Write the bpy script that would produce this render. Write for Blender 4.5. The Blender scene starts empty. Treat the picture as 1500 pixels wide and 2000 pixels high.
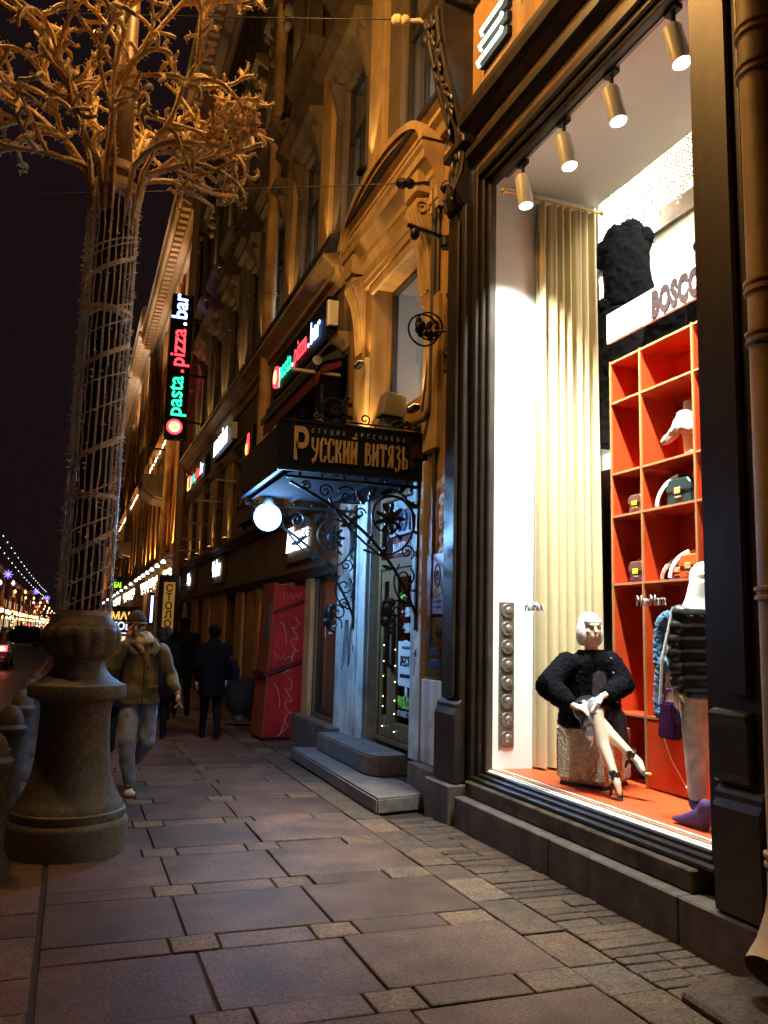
import bpy, bmesh, math, random
from mathutils import Vector, Matrix, noise as mnoise
R = math.radians
random.seed(7)
scene = bpy.context.scene
COL = scene.collection

# ------------------------------------------------------------------ camera
def make_camera():
    f, W, H = 1650.0, 1500.0, 2000.0
    vx, vy, upx = 138 - 750, 1221 - 1000, 1050 - 750
    Y = Vector((vx, vy, f)).normalized()                 # street direction in camera space (x right, y down, z forward)
    uy = -(Y.x * upx + Y.z * f) / Y.y
    U = Vector((upx, uy, f)).normalized()
    if U.y > 0: U = -U
    X = Y.cross(U)
    M = Matrix((X, Y, U))                                # camera space -> world
    right, down, fwd = M @ Vector((1, 0, 0)), M @ Vector((0, 1, 0)), M @ Vector((0, 0, 1))
    cd = bpy.data.cameras.new('camera'); co = bpy.data.objects.new('camera', cd); COL.objects.link(co)
    m = Matrix((right, -down, -fwd)).transposed().to_4x4()
    m.translation = (0, 0, 1.62)
    co.matrix_world = m
    cd.sensor_fit = 'VERTICAL'; cd.sensor_height = 24.0; cd.lens = f / H * 24.0
    cd.clip_start = 0.05; cd.clip_end = 3000
    scene.camera = co
make_camera()

# ------------------------------------------------------------------ sky, moon-weak sun, exposure
w = bpy.data.worlds.new('World'); scene.world = w; w.use_nodes = True
nt = w.node_tree; bg = nt.nodes['Background']
sky = nt.nodes.new('ShaderNodeTexSky'); sky.sky_type = 'NISHITA'; sky.sun_disc = False
sky.sun_elevation = R(-4); sky.sun_rotation = R(200)
mx = nt.nodes.new('ShaderNodeMixRGB'); mx.inputs[0].default_value = 0.94
mx.inputs[2].default_value = (0.125, 0.066, 0.076, 1)    # city glow on a cloudy night sky
nt.links.new(sky.outputs[0], mx.inputs[1]); nt.links.new(mx.outputs[0], bg.inputs[0])
bg.inputs[1].default_value = 0.07
scene.view_settings.view_transform = 'Standard'; scene.view_settings.look = 'None'
scene.view_settings.gamma = 1; scene.view_settings.exposure = 0.0
scene.cycles.use_denoising = True
scene.cycles.use_adaptive_sampling = True; scene.cycles.adaptive_threshold = 0.035
scene.cycles.max_bounces = 5; scene.cycles.diffuse_bounces = 3; scene.cycles.glossy_bounces = 3
scene.cycles.transparent_max_bounces = 12; scene.cycles.transmission_bounces = 4
scene.cycles.sample_clamp_indirect = 15.0
scene.cycles.caustics_reflective = False; scene.cycles.caustics_refractive = False

# ------------------------------------------------------------------ materials
MATS = {}
def mat(name, col, rough=0.7, metal=0.0, var=0.15, scale=4.0, bump=0.0, bscale=60.0, emit=None, es=0.0, rand=0.0, spec=0.5, dirt=None, dscale=1.2, damt=0.5, coat=0.0, sheen=0.0, thr=0.5, spk=None, streak=0.0):
    m = bpy.data.materials.new(name); m.use_nodes = True
    n = m.node_tree; L = n.links; b = n.nodes['Principled BSDF']
    b.inputs['Roughness'].default_value = rough; b.inputs['Metallic'].default_value = metal
    b.inputs['Specular IOR Level'].default_value = spec
    b.inputs['Coat Weight'].default_value = coat; b.inputs['Sheen Weight'].default_value = sheen
    tc = n.nodes.new('ShaderNodeTexCoord')
    def noise(s, d=4.0):
        t = n.nodes.new('ShaderNodeTexNoise'); t.inputs['Scale'].default_value = s; t.inputs['Detail'].default_value = d
        L.new(tc.outputs['Object'], t.inputs['Vector']); return t
    def mul(a, lo, hi, src):
        mr = n.nodes.new('ShaderNodeMapRange'); mr.inputs['From Min'].default_value = a[0]; mr.inputs['From Max'].default_value = a[1]
        mr.inputs['To Min'].default_value = lo; mr.inputs['To Max'].default_value = hi
        L.new(src, mr.inputs['Value']); return mr.outputs[0]
    cur = None
    rgb = n.nodes.new('ShaderNodeRGB'); rgb.outputs[0].default_value = (*col, 1); cur = rgb.outputs[0]
    if dirt:
        t = noise(dscale, 8.0)
        mm = n.nodes.new('ShaderNodeMixRGB'); mm.inputs[2].default_value = (*dirt, 1)
        L.new(mul((thr - 0.06, thr + 0.14), 0.0, damt, t.outputs[0]), mm.inputs[0]); L.new(cur, mm.inputs[1]); cur = mm.outputs[0]
    if var:
        t = noise(scale, 6.0)
        v = n.nodes.new('ShaderNodeMixRGB'); v.blend_type = 'MULTIPLY'; v.inputs[0].default_value = 1.0
        L.new(cur, v.inputs[1]); L.new(mul((0.25, 0.75), 1 - var, 1 + var, t.outputs[0]), v.inputs[2]); cur = v.outputs[0]
    if streak:
        mp = n.nodes.new('ShaderNodeMapping'); mp.inputs['Scale'].default_value = (5, 5, 0.35); L.new(tc.outputs['Object'], mp.inputs['Vector'])
        t = n.nodes.new('ShaderNodeTexNoise'); t.inputs['Scale'].default_value = 1.6; t.inputs['Detail'].default_value = 7.0; L.new(mp.outputs[0], t.inputs['Vector'])
        v = n.nodes.new('ShaderNodeMixRGB'); v.blend_type = 'MULTIPLY'; v.inputs[0].default_value = 1.0
        L.new(cur, v.inputs[1]); L.new(mul((0.38, 0.58), 1 - streak, 1.0, t.outputs[0]), v.inputs[2]); cur = v.outputs[0]
    if spk:
        t = noise(spk[0], 2.0); v = n.nodes.new('ShaderNodeMixRGB'); v.blend_type = 'MULTIPLY'; v.inputs[0].default_value = 1.0
        L.new(cur, v.inputs[1]); L.new(mul((0.35, 0.65), 1 - spk[1], 1 + spk[1], t.outputs[0]), v.inputs[2]); cur = v.outputs[0]
    if rand:
        oi = n.nodes.new('ShaderNodeObjectInfo')
        v = n.nodes.new('ShaderNodeMixRGB'); v.blend_type = 'MULTIPLY'; v.inputs[0].default_value = 1.0
        L.new(cur, v.inputs[1]); L.new(mul((0, 1), 1 - rand, 1 + rand, oi.outputs['Random']), v.inputs[2]); cur = v.outputs[0]
    L.new(cur, b.inputs['Base Color'])
    if bump:
        t = noise(bscale, 5.0); bp = n.nodes.new('ShaderNodeBump'); bp.inputs['Strength'].default_value = bump; bp.inputs['Distance'].default_value = 0.01
        L.new(t.outputs[0], bp.inputs['Height']); L.new(bp.outputs[0], b.inputs['Normal'])
    if emit:
        b.inputs['Emission Color'].default_value = (*emit, 1); b.inputs['Emission Strength'].default_value = es
    MATS[name] = m
    return m
def glass(name, tint=(1, 1, 1), refl=0.08, rough=0.02, boost=1.0):
    m = bpy.data.materials.new(name); m.use_nodes = True; n = m.node_tree; L = n.links
    for x in list(n.nodes): n.nodes.remove(x)
    o = n.nodes.new('ShaderNodeOutputMaterial'); tr = n.nodes.new('ShaderNodeBsdfTransparent'); gl = n.nodes.new('ShaderNodeBsdfGlossy')
    tr.inputs[0].default_value = (*tint, 1); gl.inputs['Roughness'].default_value = rough
    fr = n.nodes.new('ShaderNodeFresnel'); ge = n.nodes.new('ShaderNodeNewGeometry'); io = n.nodes.new('ShaderNodeMapRange')
    io.inputs['To Min'].default_value = 1.5; io.inputs['To Max'].default_value = 1/1.5      # same reflection from either side of the sheet
    L.new(ge.outputs['Backfacing'], io.inputs['Value']); L.new(io.outputs[0], fr.inputs[0])
    ml = n.nodes.new('ShaderNodeMath'); ml.operation = 'MULTIPLY'; ml.inputs[1].default_value = boost
    ms = n.nodes.new('ShaderNodeMixShader')
    L.new(fr.outputs[0], ml.inputs[0]); L.new(ml.outputs[0], ms.inputs[0]); L.new(tr.outputs[0], ms.inputs[1]); L.new(gl.outputs[0], ms.inputs[2]); L.new(ms.outputs[0], o.inputs[0])
    MATS[name] = m; return m
def emis(name, col, s):
    m = bpy.data.materials.new(name); m.use_nodes = True; n = m.node_tree
    for x in list(n.nodes): n.nodes.remove(x)
    o = n.nodes.new('ShaderNodeOutputMaterial'); e = n.nodes.new('ShaderNodeEmission')
    e.inputs[0].default_value = (*col, 1); e.inputs[1].default_value = s; n.links.new(e.outputs[0], o.inputs[0])
    MATS[name] = m; return m

mat('ochre', (0.40, 0.23, 0.07), 0.85, var=0.18, scale=2.0, bump=0.25, bscale=45, dirt=(0.20, 0.12, 0.05), dscale=0.9, damt=0.6, streak=0.28)
mat('ochre_trim', (0.48, 0.32, 0.14), 0.8, var=0.12, scale=5, bump=0.2, bscale=50, dirt=(0.22, 0.14, 0.07), dscale=2.0, damt=0.5, streak=0.15)
mat('grey_stucco', (0.16, 0.122, 0.075), 0.85, var=0.2, scale=1.5, bump=0.25, bscale=40, dirt=(0.12, 0.09, 0.06), dscale=0.7, damt=0.6, streak=0.3)
mat('brown_stucco', (0.14, 0.088, 0.048), 0.8, var=0.2, scale=2.5, bump=0.2, bscale=40, dirt=(0.10, 0.06, 0.035), dscale=1.2, damt=0.6, streak=0.25)
mat('peach', (0.46, 0.24, 0.08), 0.85, var=0.15, scale=1.0, bump=0.2, bscale=30, dirt=(0.25, 0.13, 0.05), dscale=0.5, damt=0.4, streak=0.25)
mat('pale_stone', (0.42, 0.33, 0.25), 0.8, var=0.12, scale=2, bump=0.2, bscale=40)
mat('white_paint', (0.62, 0.62, 0.60), 0.75, var=0.1, scale=3, bump=0.15, bscale=35, dirt=(0.22, 0.19, 0.15), dscale=3.5, damt=0.55, thr=0.55, streak=0.3)
mat('dark_wood', (0.044, 0.033, 0.025), 0.42, var=0.3, scale=6, bump=0.12, bscale=25, dirt=(0.07, 0.05, 0.035), dscale=3, damt=0.6, thr=0.56, streak=0.3)
mat('tan_wood', (0.20, 0.115, 0.05), 0.6, var=0.3, scale=5, bump=0.3, bscale=30, dirt=(0.05, 0.03, 0.02), dscale=4, damt=0.8)
mat('plinth', (0.16, 0.128, 0.105), 0.75, spk=(70, 0.2), var=0.25, scale=9, bump=0.3, bscale=90, rand=0.1, dirt=(0.09, 0.075, 0.06), dscale=2.0, damt=0.6, streak=0.3)
mat('peeling', (0.13, 0.095, 0.06), 0.8, var=0.3, scale=8, bump=0.5, bscale=20, dirt=(0.035, 0.028, 0.02), dscale=5, damt=0.9)
mat('slab', (0.112, 0.066, 0.049), 0.58, var=0.4, scale=3.5, bump=0.3, bscale=45, rand=0.25, dirt=(0.062, 0.036, 0.026), dscale=0.8, damt=0.85, spk=(85, 0.42), spec=0.22)
mat('slab_warm', (0.135, 0.084, 0.050), 0.6, var=0.3, scale=9, bump=0.3, bscale=70, rand=0.25, dirt=(0.085, 0.065, 0.05), dscale=2.5, damt=0.7, spk=(55, 0.45), spec=0.22)
mat('slab_strip', (0.095, 0.062, 0.042), 0.65, var=0.3, scale=9, bump=0.3, bscale=70, rand=0.3, dirt=(0.065, 0.052, 0.042), dscale=2.5, damt=0.7, spk=(55, 0.4), spec=0.22)
mat('joint', (0.030, 0.023, 0.019), 0.95, var=0.3, scale=12)
mat('asphalt', (0.05, 0.045, 0.045), 0.45, var=0.3, scale=4, bump=0.3, bscale=120)
mat('kerb', (0.14, 0.11, 0.085), 0.7, var=0.25, scale=10, bump=0.2, bscale=100, rand=0.12)
mat('granite', (0.185, 0.165, 0.125), 0.62, var=0.3, scale=22, bump=0.3, bscale=110, spk=(90, 0.35), dirt=(0.125, 0.11, 0.085), dscale=2.0, damt=0.55)
mat('bollard_stone', (0.085, 0.072, 0.058), 0.75, var=0.4, scale=16, bump=0.4, bscale=90)
mat('step_stone', (0.17, 0.148, 0.135), 0.75, spk=(70, 0.2), var=0.25, scale=14, bump=0.5, bscale=70, dirt=(0.11, 0.09, 0.075), dscale=3, damt=0.6)
mat('post_paint', (0.16, 0.095, 0.045), 0.45, var=0.2, scale=3)
mat('post_dark', (0.022, 0.016, 0.012), 0.6, var=0.2, scale=3)  # lower column's shade put into a darker copy of the post paint
mat('wire', (0.58, 0.41, 0.17), 0.5, var=0.35, scale=30, bump=1.0, bscale=60, spk=(140, 0.4))
mat('cable', (0.84, 0.78, 0.66), 0.5, var=0.2, scale=30)
mat('ribbon', (0.78, 0.68, 0.52), 0.6, var=0.2, scale=10)
mat('led_plastic', (0.75, 0.72, 0.65), 0.3, var=0)
mat('iron', (0.022, 0.021, 0.021), 0.42, 0.6, var=0.3, scale=18, bump=0.2, bscale=60)
mat('steel', (0.30, 0.28, 0.25), 0.38, 0.8, var=0.2, scale=9)
mat('pipe_paint', (0.54, 0.35, 0.15), 0.6, var=0.2, scale=4, bump=0.15, bscale=30, dirt=(0.20, 0.12, 0.05), dscale=1.8, damt=0.6, streak=0.2)
mat('halo_blue', (0.02, 0.10, 0.42), 0.5, var=0.05)  # blue of the lamp's halo, put into the added dish
mat('matte_black', (0.010, 0.011, 0.014), 0.95, var=0.2, spec=0.04)
mat('black', (0.012, 0.012, 0.013), 0.6, var=0.2)
mat('black_gloss', (0.012, 0.012, 0.016), 0.2, var=0.1)
mat('sign_navy', (0.006, 0.012, 0.024), 0.65, var=0.25, scale=6, spec=0.1)
mat('gold', (0.58, 0.43, 0.17), 0.45, 0.35, var=0.15, scale=9)
mat('silver_letter', (0.42, 0.42, 0.38), 0.5, 0.3, var=0.1)
mat('brown_letter', (0.020, 0.004, 0.003), 0.6, var=0.05)
mat('door_wood', (0.185, 0.105, 0.045), 0.42, var=0.3, scale=14, bump=0.15, bscale=40)
mat('red_paint', (0.40, 0.016, 0.014), 0.5, var=0.2, scale=5, bump=0.1, bscale=20, dirt=(0.17, 0.008, 0.008), dscale=2.0, damt=0.7, streak=0.25)
mat('red_dark', (0.09, 0.006, 0.006), 0.5, var=0.2)
mat('red_edge', (0.24, 0.052, 0.014), 0.55, var=0.2)
mat('scratch', (0.55, 0.30, 0.27), 0.7, var=0.2)
mat('white_plain', (0.80, 0.80, 0.78), 0.6, var=0.03, scale=2)
mat('shop_white', (0.82, 0.82, 0.80), 0.55, var=0.02, scale=1)
mat('shop_dark', (0.02, 0.022, 0.022), 0.5, var=0.3)
mat('shop_wall', (0.70, 0.72, 0.60), 0.7, var=0.25, scale=2.5)
mat('curtain', (0.56, 0.45, 0.24), 0.85, var=0.06, scale=3, sheen=0.3)
mat('orange_panel', (0.52, 0.055, 0.010), 0.42, var=0.16, scale=5, bump=0.04, bscale=40)
mat('orange_floor', (0.55, 0.075, 0.014), 0.5, var=0.16, scale=5)
mat('brass', (0.62, 0.42, 0.15), 0.28, 0.9, var=0.08)
mat('shelf_edge', (0.50, 0.22, 0.08), 0.45, 0.3, var=0.1)
mat('ottoman_cloth', (0.62, 0.57, 0.42), 0.8, var=0.1)
mat('fur_black', (0.004, 0.0045, 0.007), 0.95, var=0.4, scale=50, bump=0.6, bscale=140, spec=0.06)
mat('fur_blue', (0.03, 0.13, 0.27), 0.9, var=0.35, scale=60, bump=0.8, bscale=160, sheen=0.3)
mat('blouse', (0.02, 0.016, 0.02), 0.6, var=0.3, dirt=(0.16, 0.07, 0.07), dscale=26, damt=0.8, thr=0.58)
mat('satin_black', (0.016, 0.016, 0.02), 0.28, var=0.3, scale=14)
mat('silver_cloth', (0.62, 0.64, 0.72), 0.22, 0.6, var=0.2, scale=14)
mat('mannequin', (0.84, 0.68, 0.50), 0.38, var=0.04)
mat('wig_white', (0.85, 0.82, 0.74), 0.5, var=0.05)
mat('sole_yellow', (0.72, 0.42, 0.05), 0.5, var=0.1)
mat('jeans_floral', (0.86, 0.90, 0.92), 0.7, var=0.1, scale=20, dirt=(0.30, 0.45, 0.55), dscale=14, damt=0.6)
mat('paisley', (0.30, 0.19, 0.14), 0.7, var=0.5, scale=30, dirt=(0.72, 0.62, 0.55), dscale=22, damt=0.9, thr=0.53)
mat('purple', (0.09, 0.012, 0.11), 0.35, var=0.15)
mat('violet_suede', (0.045, 0.014, 0.10), 0.75, var=0.2)
mat('teal_leather', (0.012, 0.030, 0.028), 0.4, var=0.15)
mat('brown_leather', (0.13, 0.045, 0.022), 0.42, var=0.15)
mat('orange_leather', (0.66, 0.10, 0.015), 0.4, var=0.1)
mat('yellow_clasp', (0.85, 0.72, 0.02), 0.4, var=0)
mat('scarf_grey', (0.34, 0.29, 0.27), 0.85, var=0.2, scale=25, sheen=0.2)
mat('bust', (0.55, 0.53, 0.47), 0.6, var=0.05)
mat('skin', (0.60, 0.34, 0.24), 0.55, var=0.08, scale=20)
mat('olive_wool', (0.185, 0.165, 0.085), 0.92, var=0.2, scale=40, bump=0.35, bscale=220, sheen=0.1)
mat('beanie_wool', (0.055, 0.045, 0.032), 0.95, var=0.25, scale=60, bump=0.5, bscale=160)
mat('beige_knit', (0.46, 0.39, 0.28), 0.95, var=0.25, scale=30, bump=0.6, bscale=120)
mat('jeans', (0.24, 0.33, 0.50), 0.85, var=0.3, scale=9, dirt=(0.30, 0.31, 0.31), dscale=3.5, damt=0.7, bump=0.3, bscale=150)
mat('shoe_white', (0.60, 0.54, 0.45), 0.6, var=0.2)
mat('shoe_brown', (0.10, 0.06, 0.03), 0.6, var=0.2)
mat('coat_black', (0.005, 0.005, 0.007), 0.9, var=0.3, scale=20, bump=0.2, bscale=60, spec=0.08)
mat('coat_navy', (0.006, 0.008, 0.018), 0.85, var=0.3, scale=20, spec=0.1)
mat('coat_charcoal', (0.010, 0.009, 0.009), 0.9, var=0.3, scale=20, spec=0.1)
mat('trouser_dark', (0.007, 0.007, 0.008), 0.9, var=0.2, spec=0.1)
mat('hair_dark', (0.016, 0.011, 0.009), 0.6, var=0.3, scale=60, spec=0.25)
mat('hat_bluegrey', (0.08, 0.085, 0.12), 0.9, var=0.2)
mat('car_dark', (0.03, 0.02, 0.022), 0.25, 0.3, var=0.05, coat=0.6)
mat('car_grey', (0.18, 0.16, 0.17), 0.25, 0.4, var=0.05, coat=0.6)
mat('rubber', (0.015, 0.015, 0.015), 0.85, var=0.1)
mat('planter', (0.030, 0.036, 0.055), 0.5, var=0.2)
mat('foliage', (0.03, 0.05, 0.02), 0.7, var=0.4)
mat('plaque_blue', (0.28, 0.27, 0.42), 0.35, var=0.15, scale=8)
mat('plaque_brass', (0.30, 0.20, 0.06), 0.25, 0.7, var=0.15, scale=6)
mat('plaque_ink', (0.03, 0.03, 0.16), 0.5, var=0)
mat('graffiti_white', (0.62, 0.60, 0.58), 0.7, var=0.15, scale=8)
mat('graffiti_ochre', (0.46, 0.24, 0.04), 0.7, var=0.15, scale=8)
mat('porcelain', (0.62, 0.47, 0.27), 0.25, var=0.1)
mat('flood_box', (0.30, 0.27, 0.21), 0.5, var=0.2)
mat('conduit', (0.07, 0.055, 0.04), 0.5, var=0.2)
mat('drip_metal', (0.035, 0.035, 0.045), 0.5, 0.4, var=0.3, scale=3)
mat('win_frame', (0.028, 0.022, 0.018), 0.5, var=0.2)
mat('pane_backing', (0.42, 0.43, 0.45), 0.8, var=0.15, scale=1.5)
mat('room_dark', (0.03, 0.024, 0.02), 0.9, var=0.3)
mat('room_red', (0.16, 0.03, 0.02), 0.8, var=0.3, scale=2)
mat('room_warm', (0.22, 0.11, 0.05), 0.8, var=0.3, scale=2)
mat('awning_red', (0.11, 0.010, 0.012), 0.8, var=0.2)
mat('rod', (0.46, 0.37, 0.24), 0.5, var=0.1)
mat('sticker_white', (0.80, 0.82, 0.80), 0.5, var=0.03)
mat('sticker_green', (0.30, 0.70, 0.06), 0.5, var=0)
mat('sticker_red', (0.45, 0.05, 0.04), 0.5, var=0)
mat('ink', (0.03, 0.04, 0.10), 0.5, var=0)
mat('pool_red', (0.30, 0.02, 0.02), 0.5)
mat('stol_yellow', (0.62, 0.36, 0.05), 0.5, emit=(0.9, 0.5, 0.10), es=0.22)
mat('stol_red', (0.30, 0.02, 0.012), 0.5)
mat('far_wall', (0.26, 0.13, 0.07), 0.9, var=0.3, scale=0.3)
mat('far_roof', (0.05, 0.04, 0.04), 0.9)
mat('chain', (0.05, 0.045, 0.04), 0.6, 0.5)
mat('track_lamp', (0.78, 0.78, 0.76), 0.4, 0.0, var=0.05)
mat('quilt', (0.020, 0.026, 0.030), 0.38, var=0.3, scale=12)
glass('shop_glass', (0.97, 0.985, 0.98), boost=0.85)
glass('win_glass', (0.72, 0.76, 0.78), boost=1.3)
glass('door_glass', (0.80, 0.78, 0.74), boost=0.4)
glass('crystal', (0.95, 0.95, 0.95), boost=3.0, rough=0.1)
emis('e_white', (1.0, 0.97, 0.90), 9); emis('e_spot', (1.0, 0.96, 0.88), 26); emis('e_blue', (0.45, 0.72, 1.0), 110)
emis('e_letter_white', (0.86, 0.90, 1.0), 5.0); emis('e_letter_blue', (0.28, 0.40, 1.0), 7.0); emis('e_green', (0.03, 0.95, 0.42), 2.2)
emis('e_red', (1.0, 0.045, 0.06), 3.2); emis('e_orange', (1.0, 0.42, 0.07), 3.0); emis('e_pink', (1.0, 0.05, 0.09), 2.6); emis('e_pinkcore', (1.0, 0.55, 0.22), 2.6)
emis('e_neon', (0.80, 1.0, 0.86), 4.5); emis('e_warm', (1.0, 0.58, 0.20), 9); emis('e_sodium', (1.0, 0.50, 0.12), 40)
emis('e_tail', (1.0, 0.04, 0.03), 9); emis('e_tailcore', (1.0, 0.70, 0.55), 12); emis('e_led', (1.0, 0.86, 0.62), 9); emis('e_bluestar', (0.20, 0.16, 1.0), 4); emis('e_bead', (1.0, 0.93, 0.75), 2.2)
emis('e_dot', (1.0, 0.50, 0.17), 5); emis('e_dotcool', (0.9, 0.95, 1.0), 7); emis('e_poster', (0.75, 0.80, 0.95), 1.4); emis('e_gold', (1.0, 0.62, 0.14), 1.2)
emis('e_winwarm', (1.0, 0.55, 0.18), 0.8); emis('e_winpale', (1.0, 0.78, 0.45), 1.1); emis('e_greensign', (0.45, 1.0, 0.03), 2.0); emis('e_trafficgreen', (0.05, 1.0, 0.55), 8); emis('e_glint', (1.0, 0.72, 0.35), 14)

# ------------------------------------------------------------------ mesh building
ORG = {}
class MB:
    def __init__(self): self.v = []; self.f = []
    def add(self, vs, fs):
        o = len(self.v); self.v += [tuple(p) for p in vs]; self.f += [tuple(i + o for i in q) for q in fs]; return self
    def box(self, x0, x1, y0, y1, z0, z1):
        return self.add([(x0,y0,z0),(x1,y0,z0),(x1,y1,z0),(x0,y1,z0),(x0,y0,z1),(x1,y0,z1),(x1,y1,z1),(x0,y1,z1)],
                        [(3,2,1,0),(4,5,6,7),(0,1,5,4),(1,2,6,5),(2,3,7,6),(3,0,4,7)])
    def prism(self, pts, axis, a, b):
        """pts: 2D outline (counter-clockwise); axis 0/1/2 extruded from a to b"""
        def P(p, t):
            return (t, p[0], p[1]) if axis == 0 else ((p[0], t, p[1]) if axis == 1 else (p[0], p[1], t))
        n = len(pts)
        return self.add([P(p, a) for p in pts] + [P(p, b) for p in pts],
                        [tuple(range(n))[::-1], tuple(range(n, 2*n))] + [(i, (i+1) % n, (i+1) % n + n, i + n) for i in range(n)])
    def lathe(self, prof, c, n=32, lobes=0, lamp=0.0, lz=(0, 0)):
        vs = []; fs = []
        for (r, z) in prof:
            for k in range(n):
                a = 2*math.pi*k/n; rr = r
                if lobes and lz[0] < z < lz[1]:
                    t = math.sin(math.pi*(z-lz[0])/(lz[1]-lz[0]))
                    rr = r * (1 - lamp*t*(1-abs(math.sin(a*lobes/2)))**2.2)
                vs.append((c[0]+rr*math.cos(a), c[1]+rr*math.sin(a), c[2]+z))
        m = len(prof)
        for i in range(m-1):
            for k in range(n):
                fs.append((i*n+k, i*n+(k+1) % n, (i+1)*n+(k+1) % n, (i+1)*n+k))
        fs.append(tuple(range(n))[::-1]); fs.append(tuple(range((m-1)*n, m*n)))
        return self.add(vs, fs)
    def tube(self, pts, rad, n=8, cap=True, flat=None):
        pts = [Vector(p) for p in pts]; m = len(pts)
        if not isinstance(rad, (list, tuple)): rad = [rad]*m
        vs = []; fs = []; prev = None
        for i, p in enumerate(pts):
            t = (pts[min(i+1, m-1)] - pts[max(i-1, 0)])
            if t.length < 1e-9: t = Vector((0, 0, 1))
            t.normalize()
            if prev is None:
                u = t.cross(Vector((0, 0, 1)));
                if u.length < 0.05: u = t.cross(Vector((1, 0, 0)))
                u.normalize()
            else:
                u = prev - t*prev.dot(t)
                if u.length < 1e-6: u = t.orthogonal()
                u.normalize()
            prev = u; w_ = t.cross(u)
            for k in range(n):
                a = 2*math.pi*k/n
                d = u*math.cos(a) + w_*math.sin(a)
                if flat: d = Vector((d.x*flat[0], d.y*flat[1], d.z*flat[2]))
                vs.append(p + d*rad[i])
        for i in range(m-1):
            for k in range(n):
                fs.append((i*n+k, i*n+(k+1) % n, (i+1)*n+(k+1) % n, (i+1)*n+k))
        if cap and n > 2: fs.append(tuple(range(n))[::-1]); fs.append(tuple(range((m-1)*n, m*n)))
        return self.add(vs, fs)
    def ball(self, c, r, nu=10, nv=7, rot=None):
        if not isinstance(r, (list, tuple)): r = (r, r, r)
        vs = []; fs = []; c = Vector(c)
        def P(v):
            v = Vector((v[0]*r[0], v[1]*r[1], v[2]*r[2]))
            if rot is not None: v = rot @ v
            return c + v
        vs.append(P((0, 0, -1)))
        for i in range(1, nv):
            b = math.pi*i/nv - math.pi/2
            for k in range(nu):
                a = 2*math.pi*k/nu; vs.append(P((math.cos(b)*math.cos(a), math.cos(b)*math.sin(a), math.sin(b))))
        vs.append(P((0, 0, 1))); T = len(vs)-1
        for k in range(nu): fs.append((0, 1+(k+1) % nu, 1+k)); fs.append((T, T-nu+k, T-nu+(k+1) % nu))
        for i in range(nv-2):
            for k in range(nu):
                a = 1+i*nu; fs.append((a+k, a+(k+1) % nu, a+nu+(k+1) % nu, a+nu+k))
        return self.add(vs, fs)
    def capsule(self, a, b, ra, rb, n=12):
        a, b = Vector(a), Vector(b); d = (b-a); L = d.length
        if L < 1e-6: return self.ball(a, ra)
        d.normalize(); pts = []; rad = []
        for t in (-0.98, -0.8, -0.5): pts.append(a + d*ra*t); rad.append(ra*math.sqrt(1-t*t))
        for t in (0.0, 0.5, 1.0): pts.append(a.lerp(b, t)); rad.append(ra + (rb-ra)*t)
        for t in (0.5, 0.8, 0.98): pts.append(b + d*rb*t); rad.append(rb*math.sqrt(1-t*t))
        return self.tube(pts, rad, n)
    def build(self, name, m, parent=None, smooth=False, bevel=0.0, seg=1, angle=40):
        o = ORG.get(parent.name, Vector((0, 0, 0))) if parent else Vector((0, 0, 0))
        me = bpy.data.meshes.new(name); me.from_pydata([(x-o.x, y-o.y, z-o.z) for x, y, z in self.v], [], self.f)
        me.validate(); me.update()
        bm = bmesh.new(); bm.from_mesh(me); bmesh.ops.recalc_face_normals(bm, faces=bm.faces)
        if bevel:
            es = [e for e in bm.edges if len(e.link_faces) == 2 and e.calc_face_angle(0) > R(30)]
            bmesh.ops.bevel(bm, geom=es, offset=bevel, segments=seg, affect='EDGES', clamp_overlap=True)
        bm.to_mesh(me); bm.free()
        ob = bpy.data.objects.new(name, me); COL.objects.link(ob)
        me.materials.append(MATS[m] if isinstance(m, str) else m)
        if smooth:
            me.polygons.foreach_set('use_smooth', [True]*len(me.polygons))
            try: me.set_sharp_from_angle(angle=R(angle))
            except Exception: pass
        if parent: ob.parent = parent; ORG[ob.name] = o
        return ob
def tag(o, label=None, cat=None, group=None, kind=None):
    if label: o['label'] = label
    if cat: o['category'] = cat
    if group: o['group'] = group
    if kind: o['kind'] = kind
    return o
def thing(name, loc, label, cat, group=None):
    e = bpy.data.objects.new(name, None); COL.objects.link(e); e.location = loc; e.empty_display_size = 0.1
    ORG[e.name] = Vector(loc); return tag(e, label, cat, group)
def struct(name, mb, m, **k): return tag(mb.build(name, m, **k), kind='structure')
def B(x0, x1, y0, y1, z0, z1): return MB().box(x0, x1, y0, y1, z0, z1)
def mesh_of(obj):
    dg = bpy.context.evaluated_depsgraph_get(); dg.update()
    return bpy.data.meshes.new_from_object(obj.evaluated_get(dg))
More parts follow.
